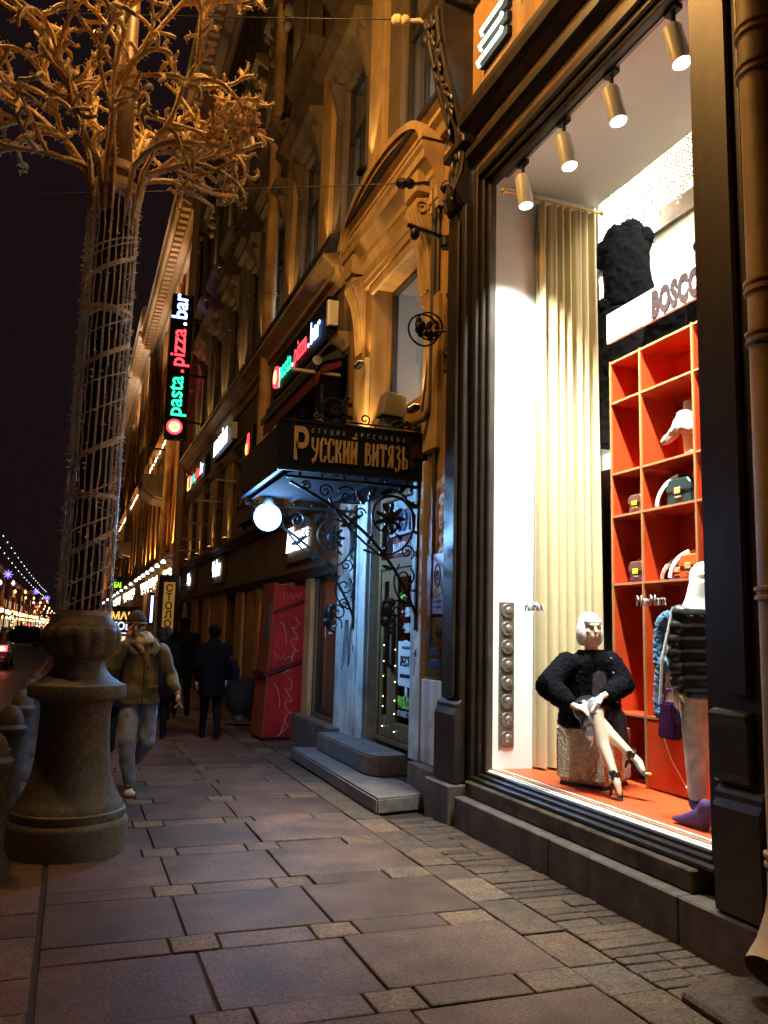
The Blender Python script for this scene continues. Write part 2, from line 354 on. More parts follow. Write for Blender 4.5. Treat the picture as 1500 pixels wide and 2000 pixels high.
def blob(name, mb, m, parent=None, voxel=0.012, smooth=3, disp=0.0, dscale=20.0, fur=False):
    """closed pieces fused into one continuous skin"""
    o = ORG.get(parent.name, Vector((0, 0, 0))) if parent else Vector((0, 0, 0))
    ob = mb.build(name, m, None)
    r = ob.modifiers.new('r', 'REMESH'); r.mode = 'VOXEL'; r.voxel_size = voxel
    if smooth: s = ob.modifiers.new('s', 'SMOOTH'); s.iterations = smooth; s.factor = 0.5
    me = mesh_of(ob); old = ob.data; ob.modifiers.clear(); ob.data = me; bpy.data.meshes.remove(old)
    if not me.materials: me.materials.append(MATS[m])
    if disp:
        me.calc_loop_triangles(); ns = [v.normal.copy() for v in me.vertices]
        for v, nn in zip(me.vertices, ns):
            d = mnoise.noise(v.co*dscale)*disp
            if fur: d += mnoise.noise(v.co*dscale*4)*disp*0.8
            v.co += nn*d
    for v in me.vertices: v.co -= o
    me.polygons.foreach_set('use_smooth', [True]*len(me.polygons)); me.update()
    ob.name = name
    if parent: ob.parent = parent; ORG[ob.name] = o
    return ob
def text(name, s, size, origin, xa, ya, m, parent=None, extrude=0.004, weight=0.0, align='LEFT', sx=1.0, spacing=1.0, shear=0.0, valign='BOTTOM_BASELINE'):
    cu = bpy.data.curves.new(name, 'FONT'); cu.body = s; cu.size = size; cu.extrude = extrude; cu.offset = weight; cu.align_x = align
    cu.space_character = spacing; cu.shear = shear; cu.resolution_u = 3
    if valign == 'CENTER': cu.align_y = 'CENTER'
    t = bpy.data.objects.new(name, cu); COL.objects.link(t)
    me = mesh_of(t); bpy.data.objects.remove(t); bpy.data.curves.remove(cu)
    xa, ya = Vector(xa).normalized(), Vector(ya).normalized(); za = xa.cross(ya); o = Vector(origin)
    off = ORG.get(parent.name, Vector((0, 0, 0))) if parent else Vector((0, 0, 0))
    for v in me.vertices: v.co = o + xa*(v.co.x*sx) + ya*v.co.y + za*v.co.z - off
    me.materials.clear(); me.materials.append(MATS[m]); me.update()
    ob = bpy.data.objects.new(name, me); COL.objects.link(ob)
    if parent: ob.parent = parent; ORG[ob.name] = off
    return ob
def light(name, typ, loc, energy, col, parent=None, size=0.05, to=None, cone=60, blend=0.5):
    ld = bpy.data.lights.new(name, typ); ld.energy = energy; ld.color = col
    if typ in ('POINT', 'SPOT'): ld.shadow_soft_size = size
    if typ == 'AREA': ld.size = size
    if typ == 'SPOT': ld.spot_size = R(cone); ld.spot_blend = blend
    lo = bpy.data.objects.new(name, ld); COL.objects.link(lo)
    off = ORG.get(parent.name, Vector((0, 0, 0))) if parent else Vector((0, 0, 0))
    lo.location = Vector(loc) - off
    if to is not None: lo.rotation_euler = (Vector(to) - Vector(loc)).to_track_quat('-Z', 'Y').to_euler()
    if parent: lo.parent = parent
    return lo
FX, FY, FZ = Vector((0, -1, 0)), Vector((0, 0, 1)), Vector((-1, 0, 0))     # facade writing: along the wall, up
SX, SY = Vector((1, 0, 0)), Vector((0, 0, 1))                              # writing that faces up the street
def spiral(c, r0, r1, a0, a1, u, v, n=22):
    c, u, v = Vector(c), Vector(u), Vector(v)
    return [c + u*((r0+(r1-r0)*i/n)*math.cos(a0+(a1-a0)*i/n)) + v*((r0+(r1-r0)*i/n)*math.sin(a0+(a1-a0)*i/n)) for i in range(n+1)]
def bez(p0, p1, p2, p3, n=12):
    p0, p1, p2, p3 = map(Vector, (p0, p1, p2, p3))
    return [p0*(1-t)**3 + p1*3*t*(1-t)**2 + p2*3*t*t*(1-t) + p3*t**3 for t in [i/n for i in range(n+1)]]
def wall_cells(mb, x0, x1, ya, yb, za, zb, holes):
    ys = sorted({ya, yb} | {h[0] for h in holes} | {h[1] for h in holes}); zs = sorted({za, zb} | {h[2] for h in holes} | {h[3] for h in holes})
    ys = [y for y in ys if ya <= y <= yb]; zs = [z for z in zs if za <= z <= zb]
    for i in range(len(ys)-1):
        run = None
        for j in range(len(zs)-1):
            yc, zc = (ys[i]+ys[i+1])/2, (zs[j]+zs[j+1])/2
            solid = not any(h[0] < yc < h[1] and h[2] < zc < h[3] for h in holes)
            if solid: run = (run[0], zs[j+1]) if run else (zs[j], zs[j+1])
            if (not solid or j == len(zs)-2) and run: mb.box(x0, x1, ys[i], ys[i+1], *run); run = None
    return mb
# ================================================================== the ground
struct('ground', MB().add([(-400,-60,-0.22),(400,-60,-0.22),(400,1500,-0.22),(-400,1500,-0.22)], [(0,1,2,3)]), 'asphalt')
struct('road', MB().add([(-22,-20,-0.12),(-0.98,-20,-0.12),(-0.98,900,-0.12),(-22,900,-0.12)], [(0,1,2,3)]), 'asphalt')
for i, (xa, ya, yb) in enumerate([(-4.3, 6, 400), (-11.6, 0, 400)]):
    mk = MB()
    for k in range(40):
        y = ya + k*6.0
        mk.add([(xa, y, -0.116), (xa+0.12, y, -0.116), (xa+0.12, y+2.6, -0.116), (xa, y+2.6, -0.116)], [(0,1,2,3)])
    struct('lane_marking', mk, 'sticker_white')
walk = struct('sidewalk', B(-0.80, 3.9, -3, 300, -0.20, -0.014), 'joint')
ORG[walk.name] = Vector((0, 0, 0))
kb = struct('kerb', B(-0.97, -0.82, -3, 300, -0.20, -0.02), 'kerb'); ORG[kb.name] = Vector((0, 0, 0))
for k in range(14):
    y0 = 2.0 + k*1.3
    B(-0.985, -0.815, y0, y0+1.285, -0.19, 0.0).build('kerb_stone', 'kerb', kb, bevel=0.012)
def slab(x0, x1, y0, y1, m):
    g = 0.0065; z = random.uniform(-0.004, 0.004)
    mb = B(x0+g, x1-g, y0+g, y1-g, -0.05, z)
    t = [random.uniform(-0.003, 0.003) for _ in range(4)]
    for i, d in enumerate(t):
        x, y, zz = mb.v[4+i]; mb.v[4+i] = (x + random.uniform(-.004, .004), y + random.uniform(-.004, .004), zz+d)
    mb.build('paving_slab', m, walk, bevel=0.005)
P = 0.945
row = 0; y = 3.88 - 2*P
while y < 17.5:
    big = y; bigE = y + P - 0.225
    xs = [-0.03, 0.72, 1.49, 2.45] if row % 2 == 0 else [-0.03, 0.70, 1.51, 2.45]
    for a, b in zip(xs[:-1], xs[1:]): slab(a, b, big, bigE, 'slab')
    n0, n1 = bigE, y + P
    cuts = [(-0.03, 0.60, 0), (0.60, 0.85, 1), (0.85, 1.36, 0), (1.36, 1.61, 1), (1.61, 2.14, 0), (2.14, 2.45, 1)]
    for a, b, s in cuts: slab(a, b, n0, n1, 'slab_warm' if s else 'slab')
    yy = y + (0.12 if row % 2 else 0.0)
    slab(2.45, 2.735, yy, yy+0.47, 'slab_warm'); slab(2.45, 2.735, yy+0.47, yy+P+(0.12 if not row % 2 else -0.12), 'slab_strip')
    slab(-0.40, -0.05, y+0.2, y+P*0.62, 'slab'); slab(-0.40, -0.05, y+P*0.62, y+P+0.2, 'slab_warm'); slab(-0.80, -0.40, y, y+P, 'slab')
    y += P; row += 1
yEnd = y
yy = 2.2
while yy < 12.5:
    wd = random.uniform(0.092, 0.125)
    if not (7.3 < yy+wd and yy < 10.9):
        cut = 3.0 if random.random() < .3 else 3.24
        slab(2.735, cut, yy, yy+wd, 'slab_strip')
        if cut < 3.2: slab(cut, 3.24, yy, yy+wd, 'slab_strip')
    yy += wd
slab(2.735, 3.30, 12.6, 14.4, 'slab'); slab(2.735, 3.30, 14.4, 16.2, 'slab'); slab(2.735, 3.30, 16.2, 18.0, 'slab')
for k in range(6): slab(-0.8 + k*0.69, -0.8+(k+1)*0.69, yEnd, 300, 'slab')

# ================================================================== building with the shop
A = thing('corner_shop_building', (3.4, 12, 0), 'ochre stucco building holding the bright shop window, the canopy door and the pizza restaurant', 'building')
WX0, WX1 = 3.40, 3.75
bay = 2.47
f2 = [(8.05+bay*k, 9.15+bay*k, 7.35, 9.95) for k in range(8)]
f3 = [(a, b, 11.7, 14.3) for a, b, _, _ in f2]; f4 = [(a, b, 15.6, 17.8) for a, b, _, _ in f2]
mez = [(11.0, 12.1), (12.5, 13.8), (14.4, 15.4), (16.4, 17.6), (18.6, 19.8), (21.0, 22.2), (23.4, 24.6), (25.8, 27.0)]
mezH = [(a, b, 3.80, 5.55) for a, b in mez]
gnd = [(10.95, 12.2), (14.2, 15.4), (16.4, 17.6), (18.6, 19.8), (21.0, 22.2), (23.4, 24.6), (25.8, 27.0)]
gndH = [(a, b, 0.45, 2.40) for a, b in gnd]
wall_cells(MB(), WX0, WX1, 7.36, 10.9, 0.3, 6.75, [(8.22, 9.94, 0.1, 3.38), (8.1, 10.03, 4.2, 6.1)]).build('wall', 'ochre', A)
wall_cells(MB(), WX0, WX1, 10.9, 28.5, 0.3, 6.75, mezH + gndH).build('wall', 'brown_stucco', A)
wall_cells(MB(), WX0, WX1, 7.36, 28.5, 6.75, 20.0, f2+f3+f4).build('wall', 'grey_stucco', A)
B(3.45, 3.75, -4, 7.36, 8.2, 20.0).build('wall', 'grey_stucco', A)
B(3.40, 3.75, -4, 3.395, 0.3, 8.2).build('wall', 'ochre', A)
B(5.0, 5.1, 7.4, 28.5, 0.0, 20.0).build('inner_wall', 'room_dark', A)
B(3.76, 5.0, 7.4, 28.5, 3.42, 3.5).build('inner_floor', 'room_dark', A); B(3.76, 5.0, 7.4, 28.5, 6.8, 6.9).build('inner_floor', 'room_dark', A)
B(3.45, 14, -4, 28.5, 20.0, 20.2).build('roof', 'drip_metal', A)
B(13.9, 14.1, -4, 28.5, 0, 20.0).build('rear_wall', 'room_dark', A); B(3.4, 14, 28.4, 28.5, 0, 20.0).build('end_wall', 'ochre', A)
def window(h, par, xg=3.66, bl='pane_backing', frame='win_frame', transom=0.66, mull=True, glassm='win_glass', blx=0.09):
    a, b, z0, z1 = h; t = 0.055
    m = MB(); m.box(xg-.03, xg+.04, a, a+t, z0, z1).box(xg-.03, xg+.04, b-t, b, z0, z1).box(xg-.03, xg+.04, a+t, b-t, z0, z0+t).box(xg-.03, xg+.04, a+t, b-t, z1-t, z1)
    zt = z0+(z1-z0)*transom
    if transom: m.box(xg-.026, xg+.036, a+t, b-t, zt-.04, zt+.04)
    if mull: m.box(xg-.022, xg+.032, (a+b)/2-.03, (a+b)/2+.03, z0+t, (zt-.04) if transom else z1-t)
    o = m.build('window', frame, par)
    MB().add([(xg, a+t, z0+t), (xg, b-t, z0+t), (xg, b-t, z1-t), (xg, a+t, z1-t)], [(0,1,2,3)]).build('pane', glassm, o)
    if bl: B(xg+blx, xg+blx+.01, a+.005, b-.005, z0+.005, z1-.005).build('pane_backing', bl, o)  # blind, or sheet whose colour stands in for the dark or lit room
    return o
for i, h in enumerate(f2):
    window(h, A, xg=3.53, bl=None if i < 4 else 'pane_backing', glassm='win_glass')
    if i < 4:
        B(4.2, 4.24, h[0]-.3, h[1]+.5, 7.0, 10.4).build('room_wall', 'white_plain', A); B(3.76, 4.2, h[1]+.42, h[1]+.46, 7.0, 10.4).build('room_wall', 'white_plain', A); light('room_light', 'POINT', (3.95, h[0]+.2, 8.0), 14, (.85,.93,1.0), A, .1)  # white walls and unseen lamp added so the panes read pale
    B(3.30, 3.62, h[0]-.08, h[1]+.08, h[2]-.07, h[2]).build('sill', 'drip_metal', A)
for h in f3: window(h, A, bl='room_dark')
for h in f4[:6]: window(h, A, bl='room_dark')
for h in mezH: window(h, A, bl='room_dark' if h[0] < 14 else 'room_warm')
for i, h in enumerate(gndH): window(h, A, xg=3.47 if i == 0 else 3.66, bl=None, transom=0, mull=False, glassm='door_glass')
window((8.1, 10.03, 4.2, 6.1), A, xg=3.72, transom=0, mull=False, bl=None)
B(4.3, 4.34, 7.6, 10.6, 3.5, 6.79).build('room_wall', 'white_plain', A); B(3.78, 4.3, 10.3, 10.34, 3.5, 6.79).build('room_wall', 'white_plain', A); light('room_light', 'POINT', (3.98, 8.3, 5.0), 30, (.88,.96,1.0), A, .1)  # unseen lamp added to lighten the glass above the door
def mould(name, prof, ya, yb, m, par=A): return MB().prism(prof, 1, ya, yb).build(name, m, par)
# string courses and cornices along the wall
mould('ledge', [(3.40,2.42),(3.34,2.42),(3.30,2.50),(3.24,2.54),(3.24,2.60),(3.40,2.62)], 10.92, 28.5, 'brown_stucco')
mould('sign_band', [(3.40,2.62),(3.355,2.62),(3.355,3.42),(3.40,3.42)], 10.92, 28.5, 'brown_stucco')
mould('ledge', [(3.40,3.42),(3.32,3.42),(3.28,3.50),(3.18,3.55),(3.18,3.62),(3.40,3.66)], 10.92, 28.5, 'brown_stucco')
mould('ledge', [(3.40,5.62),(3.34,5.62),(3.30,5.70),(3.22,5.74),(3.22,5.80),(3.40,5.82)], 10.92, 28.5, 'brown_stucco')
mould('sign_band', [(3.40,5.82),(3.35,5.82),(3.35,6.55),(3.40,6.55)], 11.12, 28.5, 'brown_stucco')
mould('cornice', [(3.40,6.60),(3.33,6.60),(3.28,6.70),(3.20,6.74),(3.20,6.82),(3.10,6.90),(3.02,6.94),(3.02,7.02),(3.40,7.10)], 11.15, 28.5, 'ochre_trim')
mould('cornice_capping', [(3.40,7.11),(3.0,7.03),(2.99,7.05),(2.99,7.10),(3.40,7.24)], 10.7, 28.5, 'drip_metal')
mould('cornice', [(3.40,6.90),(3.33,6.90),(3.28,6.98),(3.22,7.02),(3.22,7.08),(3.16,7.12),(3.40,7.14)], 7.40, 10.7, 'ochre_trim')
mould('cornice_capping', [(3.40,7.142),(3.15,7.122),(3.14,7.14),(3.14,7.20),(3.40,7.26)], 7.40, 10.7, 'drip_metal')
mould('string_course', [(3.40,10.85),(3.30,10.90),(3.18,11.0),(3.18,11.12),(3.40,11.2)], 7.36, 28.5, 'grey_stucco')
mould('string_course', [(3.40,14.95),(3.30,15.0),(3.2,15.08),(3.2,15.2),(3.40,15.25)], 7.36, 28.5, 'grey_stucco')
mould('top_cornice', [(3.40,18.9),(3.25,18.95),(3.2,19.15),(2.95,19.3),(2.9,19.5),(2.45,19.65),(2.4,19.75),(2.4,20.05),(2.3,20.15),(3.40,20.3)], -2, 28.5, 'pale_stone')
for k in range(46): B(2.62, 2.92, 10.0+k*0.40, 10.2+k*0.40, 19.36, 19.60).build('dentil', 'pale_stone', A)
for k in range(8):
    yc = 9.83 + bay*k
    if yc > 28.3: break
    B(3.31, 3.40, yc-.28, yc+.28, 7.26, 10.84).build('pilaster', 'ochre_trim' if k < 3 else 'grey_stucco', A, bevel=0.01)
    B(3.30, 3.40, yc-.28, yc+.28, 11.22, 14.94).build('pilaster', 'grey_stucco', A, bevel=0.01)
    h = f2[k]
    # carved window heads with brackets
    hd = mould('window_head', [(3.40,10.05),(3.30,10.08),(3.22,10.2),(3.12,10.26),(3.12,10.36),(3.40,10.42)], h[0]-.22, h[1]+.22, 'grey_stucco')
    for yy in (h[0]-.16, h[1]+.04):
        MB().prism([(3.40,9.45),(3.36,9.45),(3.33,9.6),(3.26,9.85),(3.2,9.98),(3.2,10.06),(3.40,10.06)], 1, yy, yy+.12).build('bracket', 'grey_stucco', hd)
    hd = mould('window_head', [(3.40,14.36),(3.26,14.40),(3.12,14.52),(3.02,14.58),(3.02,14.7),(3.40,14.76)], h[0]-.25, h[1]+.25, 'grey_stucco')
    mb = MB()
    for (yy, zz, rr) in [(h[0]-.1, 14.1, .16), (h[1]+.1, 14.1, .16), ((h[0]+h[1])/2, 14.55, .2), (h[0]-.05, 13.8, .12), (h[1]+.05, 13.8, .12), ((h[0]+h[1])/2-.2, 14.45, .13), ((h[0]+h[1])/2+.2, 14.45, .13)]:
        mb.ball((3.24, yy, zz), (rr*.8, rr, rr*1.1), 8, 6)
    mb.build('carved_garland', 'grey_stucco', hd, smooth=True)
    # small balustraded sill under third-floor windows
    mould('window_sill', [(3.40,11.25),(3.22,11.28),(3.05,11.5),(3.0,11.56),(3.0,11.68),(3.40,11.7)], h[0]-.2, h[1]+.2, 'grey_stucco')
# plaster piers of the two lower storeys
for a, b in [(12.15, 12.48), (13.85, 14.35), (15.45, 15.62), (15.98, 16.35), (17.7, 18.5), (19.9, 20.9), (22.3, 23.3), (24.7, 25.7), (27.1, 27.7)]:
    B(3.34, 3.40, a, b, 3.67, 5.60).build('pilaster', 'ochre_trim', A, bevel=0.01)
for a, b in [(12.25, 12.6), (13.5, 14.15), (15.45, 15.62), (15.98, 16.35), (17.7, 18.5), (19.9, 20.9), (22.3, 23.3), (24.7, 25.7), (27.1, 27.7)]:
    B(3.33, 3.40, a, b, 0.32, 2.41).build('pilaster', 'ochre_trim', A, bevel=0.01)
# stone plinth, block by block
pb = [(2.0,3.36),(3.36,3.98),(3.98,5.32),(5.32,6.86)]
for a, b in pb: B(3.20, 3.40, a, b-.004, -.05, 0.25).build('plinth_block', 'plinth', A, bevel=0.010)
B(3.16, 3.42, 6.90, 7.42, -.05, 0.33).build('plinth_block', 'plinth', A, bevel=0.012)
B(3.26, 3.42, 7.425, 8.1, -.05, 0.36).build('plinth_block', 'plinth', A, bevel=0.012)
for a, b in [(10.62, 11.5), (11.5, 12.6), (12.6, 13.9), (13.9, 15.5), (15.5, 17.2), (17.2, 19.2), (19.2, 21.4), (21.4, 23.6), (23.6, 26.0), (26.0, 28.5)]:
    B(3.22, 3.40, a, b-.006, -.05, 0.40).build('plinth_block', 'plinth', A, bevel=0.012)
# ---- the dark wooden shopfront
B(3.30, 3.44, 3.98, 6.86, 0.252, 0.375).build('sill_band', 'peeling', A, bevel=0.01)
W0, W1, WZ0, WZ1 = 3.97, 6.72, 0.47, 5.86
m = MB()                                                    # stepped frame
for (x0, x1, d0, d1) in [(3.425, 3.50, 0.0, 0.05), (3.385, 3.46, 0.05, 0.11), (3.345, 3.44, 0.11, 0.20)]:
    m.box(x0, x1, W1+d0, W1+d1, WZ0-.09, WZ1+d1).box(x0, x1, W0-d1, W0-d0, WZ0-.09, WZ1+d1)
    m.box(x0, x1, W0-d0, W1+d0, WZ1+d0, WZ1+d1); m.box(x0, x1, W0-d0, W1+d0, WZ0-.03-d1*.3, WZ0-d0*.5)
m.build('window_frame', 'dark_wood', A, bevel=0.008)
B(3.37, 3.43, 3.77, 6.92, WZ1+.205, WZ1+.30).build('tan_strip', 'tan_wood', A, bevel=0.006)
mould('moulding', [(3.44,6.162),(3.36,6.162),(3.32,6.20),(3.28,6.22),(3.28,6.29),(3.33,6.33),(3.44,6.33)], 3.6, 6.97, 'dark_wood')
B(3.36, 3.44, 3.6, 6.97, 6.335, 6.455).build('tan_strip', 'tan_wood', A, bevel=0.006)
mould('moulding', [(3.44,6.46),(3.34,6.46),(3.28,6.52),(3.22,6.55),(3.20,6.62),(3.20,6.68),(3.28,6.70),(3.44,6.74)], 3.5, 7.0, 'dark_wood')
B(3.36, 3.44, 3.4, 7.05, 6.75, 7.86).build('fascia', 'ochre', A)
mould('moulding', [(3.44,7.86),(3.30,7.86),(3.24,7.94),(3.12,8.0),(3.08,8.06),(3.08,8.16),(3.44,8.22)], 3.3, 7.40, 'dark_wood')
# left pilaster of the shopfront with its carved console
B(3.28, 3.44, 6.94, 7.34, 0.34, 5.75).build('pilaster', 'dark_wood', A, bevel=0.012)
B(3.24, 3.28, 7.02, 7.26, 1.06, 5.6).build('pilaster_panel', 'dark_wood', A, bevel=0.015)
MB().prism([(3.30,0.335),(3.22,0.335),(3.22,0.92),(3.245,0.98),(3.245,1.02),(3.30,1.06)], 1, 6.92, 7.36).build('pilaster_base', 'dark_wood', A, bevel=0.01)
con = MB().prism([(3.44,5.72),(3.30,5.72),(3.24,5.78),(3.20,5.9),(3.22,6.02),(3.28,6.10),(3.30,6.3),(3.27,6.6),(3.18,6.85),(3.10,7.1),(3.04,7.4),(3.0,7.7),(2.99,7.86),(3.44,7.86)], 1, 6.98, 7.32).build('console', 'dark_wood', A, bevel=0.02, seg=2)
mb = MB()
for yy in (7.02, 7.13, 7.24): mb.tube([(3.185,yy,5.9),(3.26,yy,6.12),(3.285,yy,6.3),(3.25,yy,6.62),(3.15,yy,6.9),(3.07,yy,7.2),(2.99,yy,7.55),(2.97,yy,7.8)], 0.022, 6)
rq = random.Random(13)
for k in range(46):
    t_ = k/45; zz = 5.80+2.0*t_; xx = 3.20 if zz < 6.0 else (3.27 if zz < 6.5 else 3.27-.30*min(1, (zz-6.5)/1.1)); aa = rq.uniform(-.9,.9)
    mb.ball((xx-.015, 7.15+rq.uniform(-.15,.15), zz), (.018, .022+.02*rq.random(), .05+.04*rq.random()), 7, 5, Matrix.Rotation(aa, 3, 'X'))
mb.build('carved_leaf', 'dark_wood', con, smooth=True)
MB().prism([(3.44,7.86),(3.05,7.865),(2.95,7.95),(2.92,8.05),(2.92,8.2),(3.44,8.26)], 1, 6.92, 7.40).build('console_cap', 'dark_wood', A, bevel=0.01)
B(3.22, 3.44, 6.90, 7.38, 6.36, 6.46).build('console_band', 'dark_wood', A, bevel=0.015)
# right pilaster
B(3.28, 3.44, 3.40, 3.77, 0.25, 7.86).build('pilaster', 'dark_wood', A, bevel=0.012)
B(3.245, 3.28, 3.46, 3.62, 1.35, 6.2).build('pilaster_panel', 'dark_wood', A, bevel=0.015)
MB().prism([(3.30,0.26),(3.22,0.26),(3.22,0.78),(3.24,0.82),(3.24,0.86),(3.30,0.9)], 1, 3.38, 3.72).build('pilaster_base', 'dark_wood', A, bevel=0.01)
MB().prism([(3.285,0.9),(3.25,0.9),(3.24,0.95),(3.24,1.2),(3.225,1.22),(3.225,1.26),(3.285,1.28)], 1, 3.46, 3.74).build('pilaster_block', 'dark_wood', A, bevel=0.012)
mb = MB(); rq = random.Random(14)
for k in range(24): mb.ball((3.245+rq.uniform(-.03,.02), 3.56+rq.uniform(-.11,.11), 5.7+.022*k), (.03, .03, .07), 7, 5, Matrix.Rotation(rq.uniform(-.9,.9), 3, 'X'))
mb.build('carved_leaf', 'dark_wood', A, smooth=True)
# ---- show window box
g = MB().add([(3.445, W0, WZ0), (3.445, W1, WZ0), (3.445, W1, WZ1), (3.445, W0, WZ1)], [(0,1,2,3)]).build('display_pane', 'shop_glass', A)
B(3.45, 3.60, 3.2, W1+.04, 0.38, 0.475).build('display_ledge', 'white_plain', A, bevel=0.004)
for k in range(3): B(3.462+k*.045, 3.480+k*.045, 3.2, W1+.03, 0.476, 0.482+.003*k).build('ledge_rail', 'shelf_edge' if k % 2 else 'white_plain', A)
B(3.60, 4.95, 3.2, 6.80, 0.36, 0.478).build('display_floor', 'orange_floor', A)
B(3.46, 4.62, 6.75, 6.83, 0.36, 5.9).build('side_wall', 'shop_white', A)
B(3.46, 4.56, 3.2, 6.75, 5.885, 5.97).build('display_ceiling', 'shop_white', A)
B(3.46, 8.0, 3.1, 3.18, 0.3, 6.6).build('side_wall', 'shop_dark', A)
B(4.56, 4.62, 3.2, 6.75, 5.885, 6.55).build('ceiling_edge', 'shop_white', A)
B(5.72, 5.78, 3.2, 11.9, 3.36, 7.0).build('display_wall', 'shop_wall', A)
B(7.9, 8.0, 3.0, 12.0, 0.3, 7.0).build('shop_rear_wall', 'shop_wall', A); B(4.5, 8.0, 3.0, 12.0, 7.0, 7.1).build('shop_ceiling', 'shop_white', A)
B(4.63, 8.0, 11.9, 12.0, 0.3, 7.0).build('shop_end_wall', 'shop_wall', A); B(4.96, 8.0, 3.0, 12.0, 0.3, 0.36).build('shop_floor', 'shop_dark', A)
B(4.63, 7.9, 6.5, 11.9, 3.2, 3.35).build('mezzanine_floor', 'white_plain', A)
B(5.66, 5.718, 4.0, 11.8, 6.02, 6.24).build('wooden_band', 'tan_wood', A)
# strip of round mirrored discs, not lamps, on the white side wall
for k in range(8):
    zc = 0.74 + k*0.158
    lp = thing('mirrored_disc', (3.64, 6.745, zc), ['lowest', 'second lowest', 'third lowest', 'fourth from the bottom', 'fourth from the top', 'third from the top', 'second from the top', 'topmost'][k] + ' square mirrored disc in the strip on the white wall', 'wall ornament', 'mirrored discs on the white side wall')
    B(3.565, 3.715, 6.738, 6.748, zc-.077, zc+.077).build('back_plate', 'steel', lp)
    MB().tube([(3.645, 6.738, zc), (3.645, 6.722, zc)], [.066, .060], 20).build('rim', 'steel', lp, smooth=True)
    MB().ball((3.655, 6.722, zc), (.036, .012, .036), 14, 8).build('boss', 'steel', lp, smooth=True)
# ---- doorway
for a, b in [(8.02, 8.30)]: B(3.345, 3.42, a, b, 0.36, 3.42).build('door_pilaster', 'white_paint', A, bevel=0.008)
for (x, a, b) in [(3.36, 9.86, 10.12), (3.345, 10.12, 10.24), (3.33, 10.24, 10.92)]: B(x, 3.42, a, b, 0.12, 3.40).build('door_pilaster', 'white_paint', A, bevel=0.008)
B(3.42, 3.80, 9.85, 9.93, 0.2, 3.36).build('door_reveal', 'white_paint', A); B(3.42, 3.80, 8.24, 8.315, 0.2, 3.36).build('door_reveal', 'white_paint', A)
B(3.42, 3.80, 8.32, 9.85, 3.30, 3.36).build('door_soffit', 'white_paint', A)
B(3.36, 3.42, 7.42, 8.02, 0.365, 1.18).build('lower_panel', 'white_paint', A, bevel=0.008)
door = B(3.70, 3.78, 8.32, 8.40, 0.36, 3.30).box(3.70, 3.78, 9.77, 9.85, 0.36, 3.30).box(3.70, 3.78, 8.40, 9.77, 3.22, 3.30).box(3.69, 3.79, 8.40, 9.77, 2.38, 2.50).box(3.70, 3.78, 8.40, 9.77, 0.36, 0.42).build('door_frame', 'door_wood', A, bevel=0.006)
m = B(3.715, 3.765, 9.32, 9.76, 0.43, 2.37)
m.v = []; m.f = []
m.box(3.715, 3.765, 9.66, 9.76, 0.43, 2.37).box(3.715, 3.765, 9.34, 9.50, 0.43, 2.37).box(3.715, 3.765, 9.50, 9.66, 0.43, 0.66).box(3.715, 3.765, 9.50, 9.66, 2.24, 2.37)
lf = m.build('door_leaf', 'door_wood', A, bevel=0.006); MB().add([(3.74,9.5,.66),(3.74,9.66,.66),(3.74,9.66,2.24),(3.74,9.5,2.24)],[(0,1,2,3)]).build('pane', 'door_glass', lf)
m = MB().box(3.71, 3.76, 9.20, 9.33, 0.43, 2.37).box(3.71, 3.76, 8.41, 8.52, 0.43, 2.37).box(3.71, 3.76, 8.52, 9.20, 0.43, 0.62).box(3.71, 3.76, 8.52, 9.20, 2.27, 2.37)
lf2 = m.build('door_leaf', 'door_wood', A, bevel=0.006); MB().add([(3.735,8.52,.62),(3.735,9.2,.62),(3.735,9.2,2.27),(3.735,8.52,2.27)],[(0,1,2,3)]).build('pane', 'door_glass', lf2)
MB().tube([(3.70,9.28,1.22),(3.64,9.28,1.26),(3.63,9.28,1.4),(3.63,9.28,1.6),(3.64,9.28,1.74),(3.70,9.28,1.78)], [.02,.026,.026,.026,.026,.02], 8).box(3.69,3.712,9.24,9.32,1.18,1.82).build('handle', 'iron', lf2, smooth=True)
MB().add([(3.74,8.40,2.5),(3.74,9.77,2.5),(3.74,9.77,3.22),(3.74,8.40,3.22)],[(0,1,2,3)]).build('transom_pane', 'win_glass', door)
B(3.752, 3.756, 8.40, 9.62, 2.78, 3.20).build('transom_sticker', 'sticker_white', door); B(3.752, 3.756, 8.40, 9.5, 2.52, 2.75).build('transom_sticker', 'sticker_red', door)
B(4.3, 4.35, 8.0, 10.2, 0.3, 3.3).build('hall_wall', 'room_warm', A)
text('lettering', 'IXOT', 0.36, (3.736, 9.52, 2.82), FX, FY, 'ink', door, sx=0.75, weight=0.008); text('lettering', 'МИЛИТОР', 0.17, (3.736, 9.46, 2.56), FX, FY, 'sticker_white', door, sx=0.9)
gx = 3.728
text('lettering', 'pasta', 0.135, (gx, 9.16, 2.02), FX, FY, 'sticker_green', lf2, weight=0.006, sx=0.8); text('lettering', 'pizza', 0.135, (gx, 8.84, 2.02), FX, FY, 'sticker_red', lf2, weight=0.006, sx=0.8)
text('lettering', '9:00-23:00', 0.135, (gx, 9.00, 1.82), FX, FY, 'sticker_white', lf2, weight=0.008, sx=0.62); text('lettering', '9:00-00:00', 0.135, (gx, 9.00, 1.64), FX, FY, 'sticker_white', lf2, weight=0.008, sx=0.62)
text('lettering', 'вс-чт', 0.05, (gx, 9.10, 1.86), FX, FY, 'sticker_white', lf2, sx=0.7); text('lettering', 'пт-сб', 0.05, (gx, 9.10, 1.68), FX, FY, 'sticker_white', lf2, sx=0.7)
mb = MB(); pts = []
